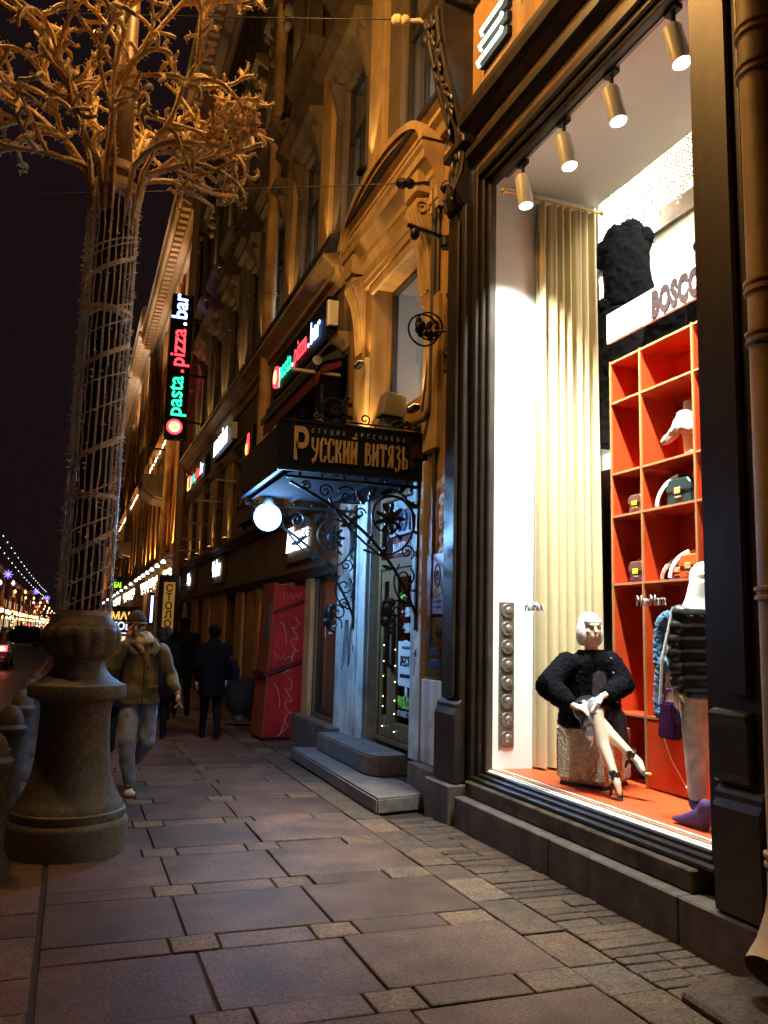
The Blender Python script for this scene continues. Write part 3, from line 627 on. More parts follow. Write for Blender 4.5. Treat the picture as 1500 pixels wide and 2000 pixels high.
for i in range(40):
    t = i/40*4; s = int(t); u = t-s; e = [(9.18, 1.04), (8.56, 1.04), (8.56, 1.54), (9.18, 1.54)]; p, q = e[s], e[(s+1) % 4]
    pts.append((p[0]+(q[0]-p[0])*u+random.uniform(-.008,.008), p[1]+(q[1]-p[1])*u+random.uniform(-.01,.01)))
mb.prism(pts, 0, gx, gx+.003).build('poster', 'sticker_white', lf2)
text('lettering', 'РЕСТОРАН', 0.15, (gx-.004, 9.10, 1.26), FX, FY, 'ink', lf2, weight=0.002, sx=0.72); text('lettering', 'ITALIAN RESTAURANT', 0.062, (gx-.004, 9.10, 1.13), FX, FY, 'ink', lf2, sx=0.75); text('lettering', 'итальянский', 0.06, (gx-.004, 9.06, 1.45), FX, FY, 'plaque_blue', lf2, sx=0.7)
text('lettering', 'WELCOME', 0.17, (gx, 9.16, 0.80), FX, FY, 'sticker_green', lf2, weight=0.008, sx=0.72); text('lettering', 'ВТОРОЙ ЭТАЖ', 0.09, (gx, 9.16, 0.70), FX, FY, 'sticker_white', lf2, sx=0.75)
MB().ball((gx, 8.92, 0.99), (.004, .045, .06)).tube([(gx,8.93,.96),(gx,8.97,.9),(gx,8.95,.82)],.008,5).tube([(gx,8.9,.95),(gx,8.86,.88),(gx,8.88,.82)],.008,5).build('sketch', 'sticker_white', lf2)
for o_ in (door, lf, lf2): o_.location.x -= 0.17
# fairy lights along the door
for (yy, z0) in ((9.58, .55), (9.20, .5)):
    for k in range(6):
        MB().ball((3.530+.17, yy+random.uniform(-.006,.006), z0+k*.18+random.uniform(-.05,.05)), .006, 6, 4).build('fairy_light', 'e_led', door)
# pediment window above the door
ent = mould('entablature', [(3.40,6.14),(3.340,6.14),(3.340,6.22),(3.322,6.24),(3.322,6.38),(3.280,6.46),(3.268,6.47),(3.268,6.55),(3.196,6.64),(3.160,6.66),(3.160,6.76),(3.130,6.80),(3.130,6.84),(3.40,6.87)], 7.74, 10.80, 'ochre_trim')
def arch_ring(name, a0, b0, a1, b1, x0, x1, m, par, yc=9.27, zc=6.872, n=28):
    mb = MB(); vs = []; fs = []
    for i in range(n+1):
        t = math.pi*i/n
        for (a, b_) in ((a0, b0), (a1, b1)):
            for x in (x0, x1): vs.append((x, yc+a*math.cos(t), zc+b_*math.sin(t)))
    for i in range(n):
        o = i*4; q = o+4
        fs += [(o, o+2, q+2, q), (o+1, q+1, q+3, o+3), (o, q, q+1, o+1), (o+2, o+3, q+3, q+2)]
    fs += [(0, 1, 3, 2), (n*4, n*4+2, n*4+3, n*4+1)]
    return mb.add(vs, fs).build(name, m, par, smooth=True, angle=30)
arch_ring('arch_moulding', 1.55, .60, 1.44, .51, 3.130, 3.40, 'ochre_trim', ent); arch_ring('arch_moulding', 1.44, .51, 1.38, .46, 3.172, 3.40, 'ochre_trim', ent); arch_ring('arch_moulding', 1.38, .46, 1.26, .37, 3.232, 3.40, 'ochre', ent)
for (a, b) in ((7.97, 8.27), (10.22, 10.52)):
    cn = MB().prism([(3.40,5.18),(3.370,5.18),(3.361,5.28),(3.340,5.36),(3.334,5.5),(3.310,5.75),(3.262,5.98),(3.208,6.10),(3.178,6.20),(3.172,6.30),(3.40,6.36)], 1, a, b).build('console', 'ochre_trim', A, bevel=0.012)
    mb = MB()
    for k in range(3):
        yy = a+.06+k*.09; mb.tube([(3.352,yy,5.3),(3.331,yy,5.5),(3.307,yy,5.75),(3.259,yy,5.98),(3.205,yy,6.10),(3.172,yy,6.2)], .022, 6)
    for yy in (a-.004, b+.004): mb.tube(spiral((3.238,yy,6.2), .085, .02, 0, 9, (1,0,0), (0,0,1)), .014, 5)
    mb.build('carving', 'ochre_trim', cn, smooth=True)
    B(3.160, 3.40, a-.03, b+.03, 6.36, 6.62).build('console_block', 'ochre_trim', A, bevel=0.015)
for (a, b) in ((7.72, 8.10), (10.03, 10.50)):
    B(3.340, 3.42, a, b, 3.50, 5.17).build('pilaster', 'ochre_trim', A, bevel=0.012)
mould('window_lintel', [(3.42,6.02),(3.376,6.02),(3.364,6.08),(3.364,6.14),(3.42,6.14)], 8.1, 10.03, 'ochre_trim')
# graffiti on the ochre wall beside the door
gr = MB()
for i, (zz, rr, sg) in enumerate([(2.92,.10,1),(2.60,.13,-1),(2.36,.12,1),(2.12,.10,-1)]):
    gr.tube(spiral((3.397, 7.60+.03*sg, zz), rr, .03, 0, sg*7.5, (0,1,0), (0,0,1)), .022, 5, flat=(.15,1,1))
gr.tube([(3.397,7.86,3.10),(3.397,7.6,3.16),(3.397,7.42,3.2)], .045, 5, flat=(.1,1,1))
gr.ball((3.397,7.62,2.78),(.004,.12,.15)).ball((3.397,7.52,2.48),(.004,.11,.12)).ball((3.397,7.70,2.28),(.004,.13,.12)).ball((3.397,7.8,2.6),(.004,.05,.14)).ball((3.397,7.94,2.55),(.004,.025,.3)).ball((3.397,7.9,2.0),(.004,.08,.4))
gr.build('graffiti', 'graffiti_white', A)
gr = MB()
for i, (yy, zz, rr, sg) in enumerate([(7.60,2.62,.10,1),(7.62,2.34,.09,-1)]): gr.tube(spiral((3.391, yy, zz), rr, .02, 1, 1+sg*7.5, (0,1,0), (0,0,1)), .016, 5, flat=(.1,1,1))
gr.build('graffiti', 'graffiti_ochre', A)
MB().tube([(3.334,8.16,1.42),(3.334,8.14,1.30),(3.334,8.16,1.2)], .004, 4).build('scratch', 'iron', A)
mb = MB()
for k in range(4): mb.tube([(3.327,10.5-k*.04,1.78),(3.327,10.52-k*.05,1.6-.06*k),(3.327,10.55+.02*k,1.45-.1*k)], .006, 4)
mb.build('paint_run', 'iron', A)
mb = MB()                                                # tag sprayed on the restaurant window
xg = 3.455
for s in ([(11.85,1.55),(11.85,1.98)], [(11.98,1.78),(11.6,1.82)], [(11.6,1.82),(11.55,1.98),(11.5,1.80),(11.45,1.92),(11.38,1.80)], [(11.62,1.66),(11.35,1.70)], [(11.68,1.60),(11.4,1.63)]):
    mb.tube([(xg, a, b) for a, b in s], .022, 5, flat=(.1,1,1))
mb.build('graffiti', 'graffiti_white', A)
# rooms behind the ground-floor windows
for i, (a, b) in enumerate(gnd):
    B(4.25, 4.30, a-.3, b+.3, 0.1, 3.3).build('room_wall', ['room_red', 'room_warm', 'room_warm', 'room_dark', 'room_warm', 'room_dark', 'room_warm'][i], A)
    B(3.76, 4.25, b+.25, b+.3, .1, 3.3).build('room_wall', 'room_red' if i == 0 else 'room_warm', A)
    if i in (0, 1, 2, 4): light('room_light', 'POINT', (4.0, (a+b)/2+.2, 2.15), [9, 9, 6, 0, 5][i], (1, .38, .16), A, .05)
B(3.80, 4.24, 10.9, 12.4, 0.36, 0.95).build('room_counter', 'room_red', A)
for k in range(9): MB().ball((4.1+.02*k, 11.95-.07*k+random.uniform(-.05,.05), 1.45+random.uniform(-.03,.20)), .011, 6, 4).build('fairy_light', 'e_led', A)
# ================================================================== steps
def step(pts, z0, z1, label):
    o = MB().prism(pts, 2, z0, z1).build('stone_step', 'step_stone', None, bevel=0.018, seg=2); tag(o, label, 'step', 'stone steps at the canopy door')
step([(2.70,7.42),(3.20,7.52),(3.28,8.0),(3.28,10.86),(2.76,10.86)], 0.0, 0.145, 'long low stone step on the pavement below the canopy door')
step([(3.0,8.62),(3.10,8.46),(3.44,8.46),(3.44,10.60),(3.02,10.60)], 0.146, 0.36, 'shorter upper stone step with a cut corner under the door')
o = MB().prism([(2.66,2.2),(3.19,2.2),(3.19,3.42),(2.95,3.52),(2.72,3.38)], 2, 0.0, 0.045).build('drain_slab', 'slab_strip', None, bevel=0.015); tag(o, 'worn stone splash slab on the ground below the near drainpipe', 'stone slab')

# ================================================================== drainpipes
def drainpipe(x, y, r, ztop, zbot, collars, label, m='pipe_paint', shoe=None, hopper=None):
    t = thing('drainpipe', (x, y, 0), label, 'drainpipe', 'painted downpipes on the facades')
    MB().tube([(x, y, zbot), (x, y, ztop)], r, 20).build('pipe', m, t, smooth=True)
    for z in collars:
        MB().lathe([(r+.004, z-.035), (r+.016, z-.03), (r+.016, z-.015), (r+.006, z-.008), (r+.006, z+.008), (r+.018, z+.015), (r+.018, z+.03), (r+.004, z+.035)], (x, y, 0), 20).build('collar', m, t, smooth=True)
        B(x, 3.42, y-.015, y+.015, z-.012, z+.012).build('clamp', 'steel', t)
    if shoe:
        pts = [Vector((x, y, zbot+.01)), Vector((x, y, zbot-.10)), Vector((x-.03, y-.01, zbot-.20)), Vector((x-.11, y-.03, zbot-.32)), Vector((x-.20, y-.05, zbot-.40))]
        vs = MB().tube(pts, [r+.006, r+.007, r+.009, r+.011, r+.014], 20, cap=False); vs.tube(pts[::-1], [r+.010, r+.004, r, r-.004, r-.006], 20, cap=False)
        vs.build('outlet', m, t, smooth=True)
    if hopper: MB().tube([(x, y, ztop), (x-.02, y, ztop+.35), (x-.25, y, ztop+.8), (x-.8, y, ztop+1.3)], [r*1.6, r*1.2, r, r], 12).build('swan_neck', m, t, smooth=True)
    return t
drainpipe(3.23, 3.19, 0.115, 9.0, 0.56, [0.62, 1.86, 3.15, 3.42, 4.62, 4.85, 6.5], 'thick ochre drainpipe with a flared outlet beside the shop window', shoe=True)
drainpipe(3.22, 15.80, 0.125, 18.5, 3.65, [4.6, 6.1, 8.2, 10.4, 12.6], 'ochre drainpipe coming down to the ledge in the middle of the facade')
drainpipe(3.10, 28.3, 0.13, 17.0, 0.2, [3.0, 5.2, 7.4, 9.6, 12, 14.5], 'grey drainpipe beside the tall vertical light sign', m='pale_stone', hopper=True)

# ================================================================== canopy over the door
cn = thing('door_canopy', (3.4, 9.15, 3.2), 'dark door canopy carried on two wrought-iron scroll brackets', 'canopy')
B(1.88, 3.38, 8.18, 10.16, 3.24, 3.28).build('canopy_roof', 'matte_black', cn)
MB().prism([(8.18,3.30),(10.16,3.30),(10.16,3.34),(9.17,3.66),(8.18,3.34)], 0, 1.9, 3.38).build('canopy_hood', 'sign_navy', cn)
for k in range(3): B(1.95+.48*k, 1.99+.48*k, 8.18, 10.16, 3.20, 3.24).build('rafter', 'matte_black', cn)
fs = B(1.84, 1.885, 8.18, 10.24, 3.22, 3.70).build('front_fascia', 'sign_navy', cn)
def scrolls(y, nm):
    br = MB().box(3.32, 3.36, y-.02, y+.02, 1.66, 3.24).box(1.90, 3.32, y-.016, y+.016, 3.135, 3.165).build(nm, 'iron', cn)
    u, v = (1, 0, 0), (0, 0, 1); sc = MB()
    sc.tube(bez((3.34,y,1.80),(3.12,y,2.30),(2.85,y,2.72),(1.95,y,3.10), 18), .017, 6)
    sc.tube(bez((3.02,y,2.36),(2.75,y,2.50),(2.50,y,2.72),(2.36,y,2.96), 14), .012, 6)
    sc.tube(spiral((3.02,y,2.80), .29, .07, -.6, 7.6, u, v, 40), [.016 - .006*i/40 for i in range(41)], 6)
    sc.tube(bez((3.30,y,2.86),(3.30,y,2.45),(3.02,y,2.35),(2.74,y,2.46), 14), .013, 6)
    sc.tube(bez((2.98,y,3.10),(3.2,y,3.12),(3.28,y,2.95),(3.28,y,2.70), 12), .012, 6)
    for (cx, cz, r0, a0, a1) in [(2.32,3.03,.075,0,9),(2.55,2.99,.115,2.6,-6.2),(3.22,2.46,.085,-1,8.6),(3.20,2.20,.115,1,-8),(3.20,1.97,.075,0,9),(3.13,1.86,.10,2,-6),(2.12,3.07,.05,3,-6),(2.70,2.83,.06,0,8),(3.08,1.72,.11,-.5,8)]:
        sc.tube(spiral((cx,y,cz), r0, .012, a0, a1, u, v, 24), .010, 5)
    sc.tube(bez((3.14,y,2.33),(3.02,y,2.15),(3.1,y,1.95),(3.30,y,1.90), 12), .011, 5)
    sc.build('scrollwork', 'iron', br, smooth=True)
    lv = MB(); rnd = random.Random(3)
    def leaf(c, a, L, wd=.45):
        d = Vector((math.cos(a), 0, math.sin(a))); n = Vector((-d.z, 0, d.x)); c = Vector(c)
        pts = [(0, .0), (.2, .35), (.32, .22), (.45, .5), (.58, .28), (.72, .38), (1.0, 0)]
        out = [c + d*L*p + n*L*wd*q for p, q in pts] + [c + d*L*p - n*L*wd*q for p, q in pts[-2:0:-1]]
        k = len(out); lv.add([(p.x, y-.012, p.z) for p in out] + [(p.x, y+.012, p.z) for p in out], [tuple(range(k))[::-1], tuple(range(k, 2*k))] + [(i, (i+1) % k, (i+1) % k+k, i+k) for i in range(k)])
    for i in range(9): leaf((3.02+.05*math.cos(i*.7), 0, 2.80+.05*math.sin(i*.7)), i*.7, .13)
    for (cx, cz, a, L) in [(2.74,2.92,2.2,.17),(2.78,2.98,1.0,.16),(2.90,3.04,.4,.17),(3.1,3.06,.8,.14),(3.2,3.0,-.5,.16),(2.70,2.80,3.6,.14),(3.24,3.08,1.3,.11),(2.84,2.62,4.2,.13),(2.62,2.72,3.4,.14),(3.0,2.5,3.9,.12),(3.28,2.68,-.2,.10),(3.16,2.58,2.4,.10),(3.06,2.27,2.8,.12),(3.28,2.06,.2,.09)]: leaf((cx,0,cz), a, L)
    lv.ball((3.02,y-.02,2.80), (.075,.03,.075), 10, 6)
    tag(lv.build('leaf_rosette', 'iron', br), kind='stuff')
    MB().ball((3.03,y,1.83),(.05,.03,.10)).ball((3.0,y,1.74),(.06,.035,.06)).ball((3.06,y,1.93),(.05,.028,.05)).tube(bez((2.98,y,1.95),(2.93,y,1.8),(3.0,y,1.62),(3.1,y,1.62)), .018, 6).build('acanthus_leaf', 'iron', br, smooth=True)
    for k in range(6): MB().ball((2.05+k*.23, y, 3.185), .018, 8, 5).build('stud', 'iron', br, smooth=True)
    for z in (2.98, 2.45): B(3.31, 3.42, y-.03, y+.03, z-.03, z+.03).build('wall_clamp', 'iron', br)
    MB().tube([(3.35,y,1.66),(3.36,y,1.5),(3.33,y,1.42),(3.36,y,1.36),(3.38,y,1.44),(3.36,y,1.55)], .008, 5).build('loose_cable', 'black', br)
scrolls(8.13, 'near_bracket'); scrolls(10.20, 'far_bracket')
cr = MB()                                               # iron cresting on top of the canopy
cr.tube([(2.55, 8.14, 3.77), (3.38, 8.14, 3.77)], .010, 5).tube(spiral((2.72,8.14,3.82), .06, .012, -1.5, 6.5, (1,0,0), (0,0,1)), .010, 5).tube(spiral((2.05,8.14,3.80), .06, .012, 0, 7, (1,0,0), (0,0,1)), .010, 5).tube(spiral((2.22,8.14,3.78), .05, .012, 3, -5, (1,0,0), (0,0,1)), .010, 5)
cr.tube(spiral((2.42,8.30,3.92), .14, .13, 0, 6.28, (1,0,0), (0,0,1)), .012, 5)
for i in range(7): cr.ball((2.46+.05*math.cos(i*.9), 8.30, 3.92+.05*math.sin(i*.9)), .028, 6, 4)
for i in range(8): cr.ball((2.58+random.uniform(-.05,.05), 8.3, 3.83+.035*i), (.035,.02,.03), 6, 4)
for i in range(10): cr.ball((3.05+.03*i, 8.16, 3.80+random.uniform(-.03,.05)), (.035,.02,.025), 6, 4)
cr.build('cresting', 'iron', cn, smooth=True)
sg = thing('canopy_signboard', (2.62, 8.09, 3.2), 'long dark signboard with gold old-Russian lettering on the canopy side', 'sign')
B(1.80, 3.42, 8.06, 8.105, 3.20, 3.72).build('board', 'sign_navy', sg, bevel=0.006)
B(1.80, 3.42, 8.054, 8.06, 3.70, 3.722).box(1.80, 3.42, 8.054, 8.06, 3.198, 3.215).build('edge_trim', 'iron', sg)
sy = 8.052
def word(s, x, z, size, m, sx, **k): return text('lettering', s, size, (x, sy, z), SX, SY, m, sg, sx=sx, extrude=0.003, **k)
word('Р', 1.94, 3.32, .44, 'gold', .62, weight=.012)
# ornate narrow letters: built from posts, bowls and hooks
def glyph(strokes, x0, z0, w_, h_):
    mb = MB()
    for st in strokes:
        pts = [(x0+p[0]*w_, sy, z0+p[1]*h_) for p in st]
        mb.tube(pts, .0155 if len(st) == 2 else .013, 6, flat=(1, .25, 1))
    return mb
G = {'у': [[(0,1),(.05,.6),(.4,.42),(.8,.6)],[(.9,1),(.8,.4),(.5,.05),(.2,-.1),(.1,.05),(.4,.1)]],
     'с': [[(.95,.75),(.8,.98),(.35,1),(.12,.8)],[(.12,.85),(.12,.15)],[(.12,.2),(.3,.0),(.75,.0),(.95,.25)]],
     'к': [[(.12,1),(.12,0)],[(.85,1),(.6,.6),(.15,.5)],[(.3,.5),(.75,.4),(.85,0)]],
     'и': [[(.12,1),(.12,0)],[(.85,1),(.85,0)],[(.12,.25),(.85,.75)]],
     'в': [[(.15,1),(.15,0)],[(.15,1),(.75,.9),(.65,.6),(.15,.52)],[(.3,.55),(.95,.45),(.85,.05),(.15,0)]],
     'т': [[(.5,1),(.5,0)],[(0,.8),(.1,1),(.5,.9),(.9,1),(1,.8)]],
     'я': [[(.85,1),(.85,0)],[(.85,1),(.2,.9),(.2,.6),(.85,.5)],[(.5,.5),(.3,.2),(.1,0)]],
     'з': [[(.1,.9),(.5,1),(.85,.8),(.4,.55)],[(.4,.55),(.9,.35),(.7,-.05),(.2,-.15),(.1,.05)]],
     'ь': [[(.15,1),(.15,0)],[(.15,.5),(.8,.4),(.8,.05),(.15,0)]]}
x = 2.145
for ch in 'усский витязь':
    if ch == ' ': x += .07; continue
    key = 'и' if ch == 'й' else ch
    mb = glyph(G[key], x, 3.315, .062, .235)
    if ch == 'й': mb.ball((x+.035, sy, 3.585), (.03, .004, .012))
    mb.build('lettering', 'gold', sg); x += .082
for i, ch in enumerate('СТУДИЯ АРСЕНЬЕВА'):
    if ch != ' ': word(ch, 2.13+i*.0655, 3.60, .062, 'silver_letter', .7)
hm = MB(); hx, hz = 3.29, 3.44                           # helmet emblem
prof = [(.085,0),(.088,.05),(.07,.10),(.035,.14),(.012,.17),(.004,.22)]
hm.add([(hx+s*r, sy, hz+z) for s in (1,) for r, z in prof] + [(hx-r, sy, hz+z) for r, z in prof[::-1]], [tuple(range(12))])
hm.ball((hx-.055, sy, hz-.08), (.032,.004,.035)).ball((hx-.065, sy, hz-.03), (.02,.004,.03))
hm.build('helmet_emblem', 'brown_letter', sg)
# floodlight fixed under the far corner of the canopy
fl = thing('blue_floodlight', (2.15, 10.05, 3.15), 'small dazzling blue-white lamp under the outer corner of the canopy', 'lamp')
MB().lathe([(.02,-.02),(.055,-.01),(.075,.03),(.06,.09),(.03,.12)], (2.15,10.05,3.12), 16).build('housing', 'steel', fl, smooth=True)
MB().tube([(2.15,10.05,3.13),(2.15,10.02,3.02)], .012, 6).build('stem', 'iron', fl); MB().ball((2.15,10.02,2.98), (.10,.10,.10), 14, 10).build('bulb', 'e_blue', fl, smooth=True)
MB().tube([(2.15,10.10,2.98),(2.15,10.085,2.98),(2.15,10.04,2.98)], [.05,.12,.17], 24, cap=False).build('halo_dish', 'halo_blue', fl, smooth=True)  # added dish, its blue colour imitates the halo round the lamp
light('lamp_light', 'POINT', (2.13,9.86,2.90), 210, (.22,.52,1.0), fl, .09)

# ================================================================== wall fixtures near the door
fb = thing('wall_floodlight_box', (3.1, 8.55, 3.9), 'grey boxy floodlight standing on the canopy end in front of the upper window', 'floodlight')
MB().prism([(2.93,3.92),(3.18,3.90),(3.22,4.14),(2.98,4.18)], 1, 8.2, 8.42).build('housing', 'flood_box', fb, bevel=.01); B(2.97,3.2,8.24,8.40,3.76,3.90).build('bracket', 'flood_box', fb)
ib = thing('scroll_bracket', (3.36, 7.55, 4.6), 'wrought-iron ring bracket with leaf rosette on the ochre wall', 'wall bracket')
mb = MB().tube(spiral((3.14,7.60,4.67), .17, .16, 0, 6.28, (1,0,0), (0,0,1), 28), .011, 5).tube(spiral((3.20,7.60,4.72), .15, .14, 0, 6.28, (1,0,0), (0,0,1), 28), .010, 5)
mb.build('ring', 'iron', ib, smooth=True)
mb = MB(); rr = random.Random(5)
for i in range(18): mb.ball((3.13+rr.uniform(-.05,.16), 7.60+rr.uniform(-.03,.03), 4.68+rr.uniform(-.07,.10)), (.035,.02,.04), 6, 4)
mb.build('rosette', 'iron', ib, smooth=True)
MB().tube([(3.37,7.46,4.15),(3.37,7.46,5.0)], .018, 6).tube(spiral((3.36,7.46,5.02), .06, .02, -1.5, 5, (1,0,0), (0,0,1)), .012, 5).tube(spiral((3.34,7.46,4.42), .07, .015, 1.5, -6, (1,0,0), (0,0,1)), .012, 5).tube(spiral((3.34,7.46,4.25), .05, .015, 1.5, -6, (1,0,0), (0,0,1)), .012, 5).tube([(3.37,7.46,4.65),(3.25,7.55,4.66)], .016, 6).ball((3.36,7.46,4.10),(.02,.03,.06)).build('back_plate', 'iron', ib, smooth=True)
cd = MB().tube([(3.345,7.86,7.0),(3.345,7.86,4.15),(3.34,7.87,3.95),(3.30,7.92,3.84),(3.2,8.02,3.80)], .030, 8).tube([(3.37,7.80,6.4),(3.37,7.80,1.95),(3.37,7.81,1.5)], .022, 6).tube([(3.36,7.95,4.7),(3.33,8.0,4.2),(3.32,8.05,3.95)], .010, 5).build('conduit_pipe', 'conduit', None, smooth=True)
tag(cd, 'dark vertical conduit bending from the ochre wall into the signboard', 'pipe')
ab = thing('arm_bracket', (3.3, 7.3, 5.5), 'short black ribbed arm sticking out below the arched pediment', 'bracket')
mb = MB().tube([(3.30,7.36,5.56),(2.86,7.40,5.66)], .022, 8)
for k in range(12): mb.tube([(3.28-.034*k,7.362+.003*k,5.565+.0075*k),(3.268-.034*k,7.363+.003*k,5.568+.0075*k)], .032, 8)
mb.build('arm', 'iron', ab, smooth=True); MB().ball((2.94,7.40,5.58), (.05,.05,.07)).build('foot', 'iron', ab, smooth=True); MB().lathe([(.05,0),(.07,.02),(.07,.10),(.04,.13)], (3.27,7.35,5.46), 12).build('mount', 'iron', ab, smooth=True)
def insulator(p, e, label, m='porcelain', wirelabel=None):
    t = thing('wire_insulator', p, label, 'insulator', 'insulators of the span wires')
    p, e = Vector(p), Vector(e); d = (e-p).normalized(); q = p + d*.16
    MB().tube([q, q+d*.03, q+d*.06, q+d*.08, q+d*.10, q+d*.16, q+d*.19], [.03,.055,.055,.035,.055,.055,.025], 12).build('body', m, t, smooth=True)
    MB().tube([p, p+d*.06+Vector((0,0,.01)), p+d*.12, q], [.028,.02,.022,.018], 8).build('shackle', m, t, smooth=True)
    s = q + d*.19; L = (e-s).length
    pts = [s + (e-s)*(i/24) + Vector((0,0,-1))*4*(i/24)*(1-i/24)*L*.012 for i in range(25)]
    wr = MB().tube(pts, .006, 5).build('span_wire', 'iron', None); tag(wr, wirelabel, 'wire', 'span wires across the street')
insulator((3.02,7.45,7.98), (-12,14,9.3), 'pale upper insulator above the carved console', 'porcelain', 'thin upper wire running left from the pale insulator')
insulator((3.18,7.62,6.28), (-12,15,6.9), 'dark insulator in front of the arched pediment end', 'iron', 'thin lower wire crossing in front of the arched pediment')
MB().tube([(3.39,7.58,6.26),(3.34,7.59,6.265),(3.30,7.6,6.27)], [.09,.07,.03], 14).build('rose', 'iron', bpy.data.objects['wire_insulator.001'], smooth=True)
# plaques
def plaque(y0, y1, z0, z1, m, label):
    t = thing('wall_plaque', (3.36, (y0+y1)/2, z0), label, 'plaque'); B(3.366, 3.388, y0, y1, z0, z1).build('plate', m, t, bevel=.004)
    for (a, b) in ((y0+.03, z0+.03), (y1-.03, z0+.03), (y0+.03, z1-.03), (y1-.03, z1-.03)): MB().ball((3.364,a,b), .009, 6, 4).build('screw', 'steel', t)
    return t
p1 = plaque(7.44, 7.93, 1.82, 2.42, 'plaque_blue', 'pale blue-grey plaque with an oval emblem on the wall by the door')
mb = MB().tube(spiral((3.363,7.66,2.20), .085, .085, 0, 6.28, (0,.8,0), (0,0,1.3), 24), .006, 4).tube(spiral((3.363,7.66,2.2), .04, .02, 0, 9, (0,.8,0), (0,0,1.4), 20), .005, 4)
mb.build('emblem', 'plaque_ink', p1); B(3.362,3.366,7.52,7.80,2.02,2.06).box(3.362,3.366,7.56,7.76,1.93,1.955).box(3.362,3.366,7.56,7.76,1.88,1.90).build('print', 'plaque_ink', p1)
MB().ball((3.363,7.66,2.05),(.004,.12,.05)).build('print', 'silver_letter', p1)
p2 = plaque(7.46, 7.93, 1.20, 1.79, 'plaque_brass', 'brassy plaque with dark blue print hung below the oval emblem')
B(3.362,3.366,7.52,7.86,1.46,1.485).box(3.362,3.366,7.56,7.80,1.42,1.44).build('print', 'plaque_ink', p2); MB().ball((3.363,7.68,1.34),(.004,.17,.045)).ball((3.363,7.86,1.60),(.004,.04,.09)).ball((3.363,7.62,1.63),(.004,.06,.03)).build('print', 'plaque_ink', p2)
MB().ball((3.362,7.64,1.70),(.004,.06,.035)).build('teal_mark', 'e_green', p2) if False else None
# upward facade lamps: small housings with warm light
ORD = ['first', 'second', 'third', 'fourth', 'fifth', 'sixth', 'seventh', 'eighth', 'ninth', 'tenth', 'eleventh', 'twelfth']
def uplight(x, y, z, e, label, col=(1,.60,.22), to=(0,0,3), cone=70, group='warm lamps washing the facades'):
    t = thing('facade_uplight', (x, y, z), label, 'uplight', group)
    B(x-.04, x+.04, y-.10, y+.10, z, z+.06).build('housing', 'iron', t, bevel=.008); B(x-.03, x+.03, y-.085, y+.085, z+.061, z+.064).build('lens', 'e_warm', t)
    light('lamp_light', 'SPOT', (x, y, z+.09), e, col, t, .04, (x+to[0], y+to[1], z+to[2]), cone, .6)
uplight(3.26, 9.90, 3.75, 230, 'warm lamp at the foot of the lit pilaster above the canopy', to=(.2,.55,3), cone=60)
uplight(3.28, 8.18, 3.98, 45, 'warm lamp beside the near edge of the upper window', to=(.35,-.1,3), cone=80)
uplight(3.24, 10.0, 5.00, 26, 'warm lamp below the arched pediment soffit', to=(.1,-.6,3), cone=110)
for i, k in enumerate(range(8)):
    yc = 9.83 + bay*k
    if yc < 28: uplight(3.16, yc-.40 if k else 9.9, 7.28 if k else 7.62, [80,60,60,90,95,95,95,95][k], 'warm lamp at the foot of the ' + ORD[k] + ' second-floor pier counted from the shop', to=(.25,.15,3), cone=50)
for i, yc in enumerate([17.85, 20.2, 22.6, 25.0, 27.3]):
    uplight(3.26, yc-.25, 3.70, 26, 'warm lamp on the lower ledge, ' + ORD[i] + ' past the middle drainpipe', to=(.2,.2,3), cone=55)
for i, yc in enumerate([14.6, 17.1, 19.6, 22.1, 24.6]):
    uplight(3.10, yc+.1, 11.3, 170, 'warm lamp on the high string course, ' + ORD[i] + ' counted away from the shop', to=(.35,.2,3), cone=45)

# ================================================================== signs
def letters_sign(par, parts, y, z, size, x, sx=1.0, extrude=.003, weight=.004):
    yy = y
    for s, m, adv in parts:
        lt = text('lettering', s, size, (x, yy, z), FX, FY, m, par, extrude=extrude, weight=weight, sx=sx); yy = min(v.co.y for v in lt.data.vertices) + ORG[par.name].y - .06
sg1 = thing('restaurant_wall_sign', (3.25, 13.2, 5.85), 'long lit pasta pizza bar sign on the facade near the arched window', 'sign')
B(3.20, 3.345, 11.45, 14.95, 5.84, 6.52).build('backing', 'sign_navy', sg1, bevel=.01); B(3.18, 3.34, 11.36, 11.44, 6.05, 6.42).build('end_cap', 'track_lamp', sg1)
MB().tube([(3.20,14.62,6.16),(3.15,14.62,6.16)], .20, 24).build('red_disc', 'e_pink', sg1); MB().tube([(3.15,14.62,6.16),(3.14,14.62,6.16)], .13, 24).build('disc_core', 'e_pinkcore', sg1)
letters_sign(sg1, [('pasta', 'e_green', 1.06), ('.', 'e_letter_white', .08), ('pizza', 'e_red', .98), ('.', 'e_letter_white', .08), ('bar', 'e_letter_blue', .7)], 14.38, 6.02, .50, 3.17, sx=.84, weight=.006)
sg2 = thing('restaurant_wall_sign', (3.25, 25.7, 5.85), 'small distant lit pasta pizza bar sign at the far end of the facade', 'sign')
B(3.24, 3.345, 23.8, 27.5, 5.86, 6.50).build('backing', 'sign_navy', sg2); B(3.20,3.24,27.1,27.45,6.0,6.4).build('orange_panel', 'e_orange', sg2)
MB().tube([(3.24,26.85,6.2),(3.19,26.85,6.2)], .2, 20).build('red_disc', 'e_pink', sg2)
letters_sign(sg2, [('pasta', 'e_green', 1.06), ('.', 'e_letter_white', .08), ('pizza', 'e_red', .98), ('.', 'e_letter_white', .08), ('bar', 'e_letter_white', .7)], 26.6, 6.05, .50, 3.2, sx=.84)
sg3 = thing('white_wall_sign', (3.25, 20.7, 6.2), 'white lit word on the dark band high between the two pizza signs', 'sign')
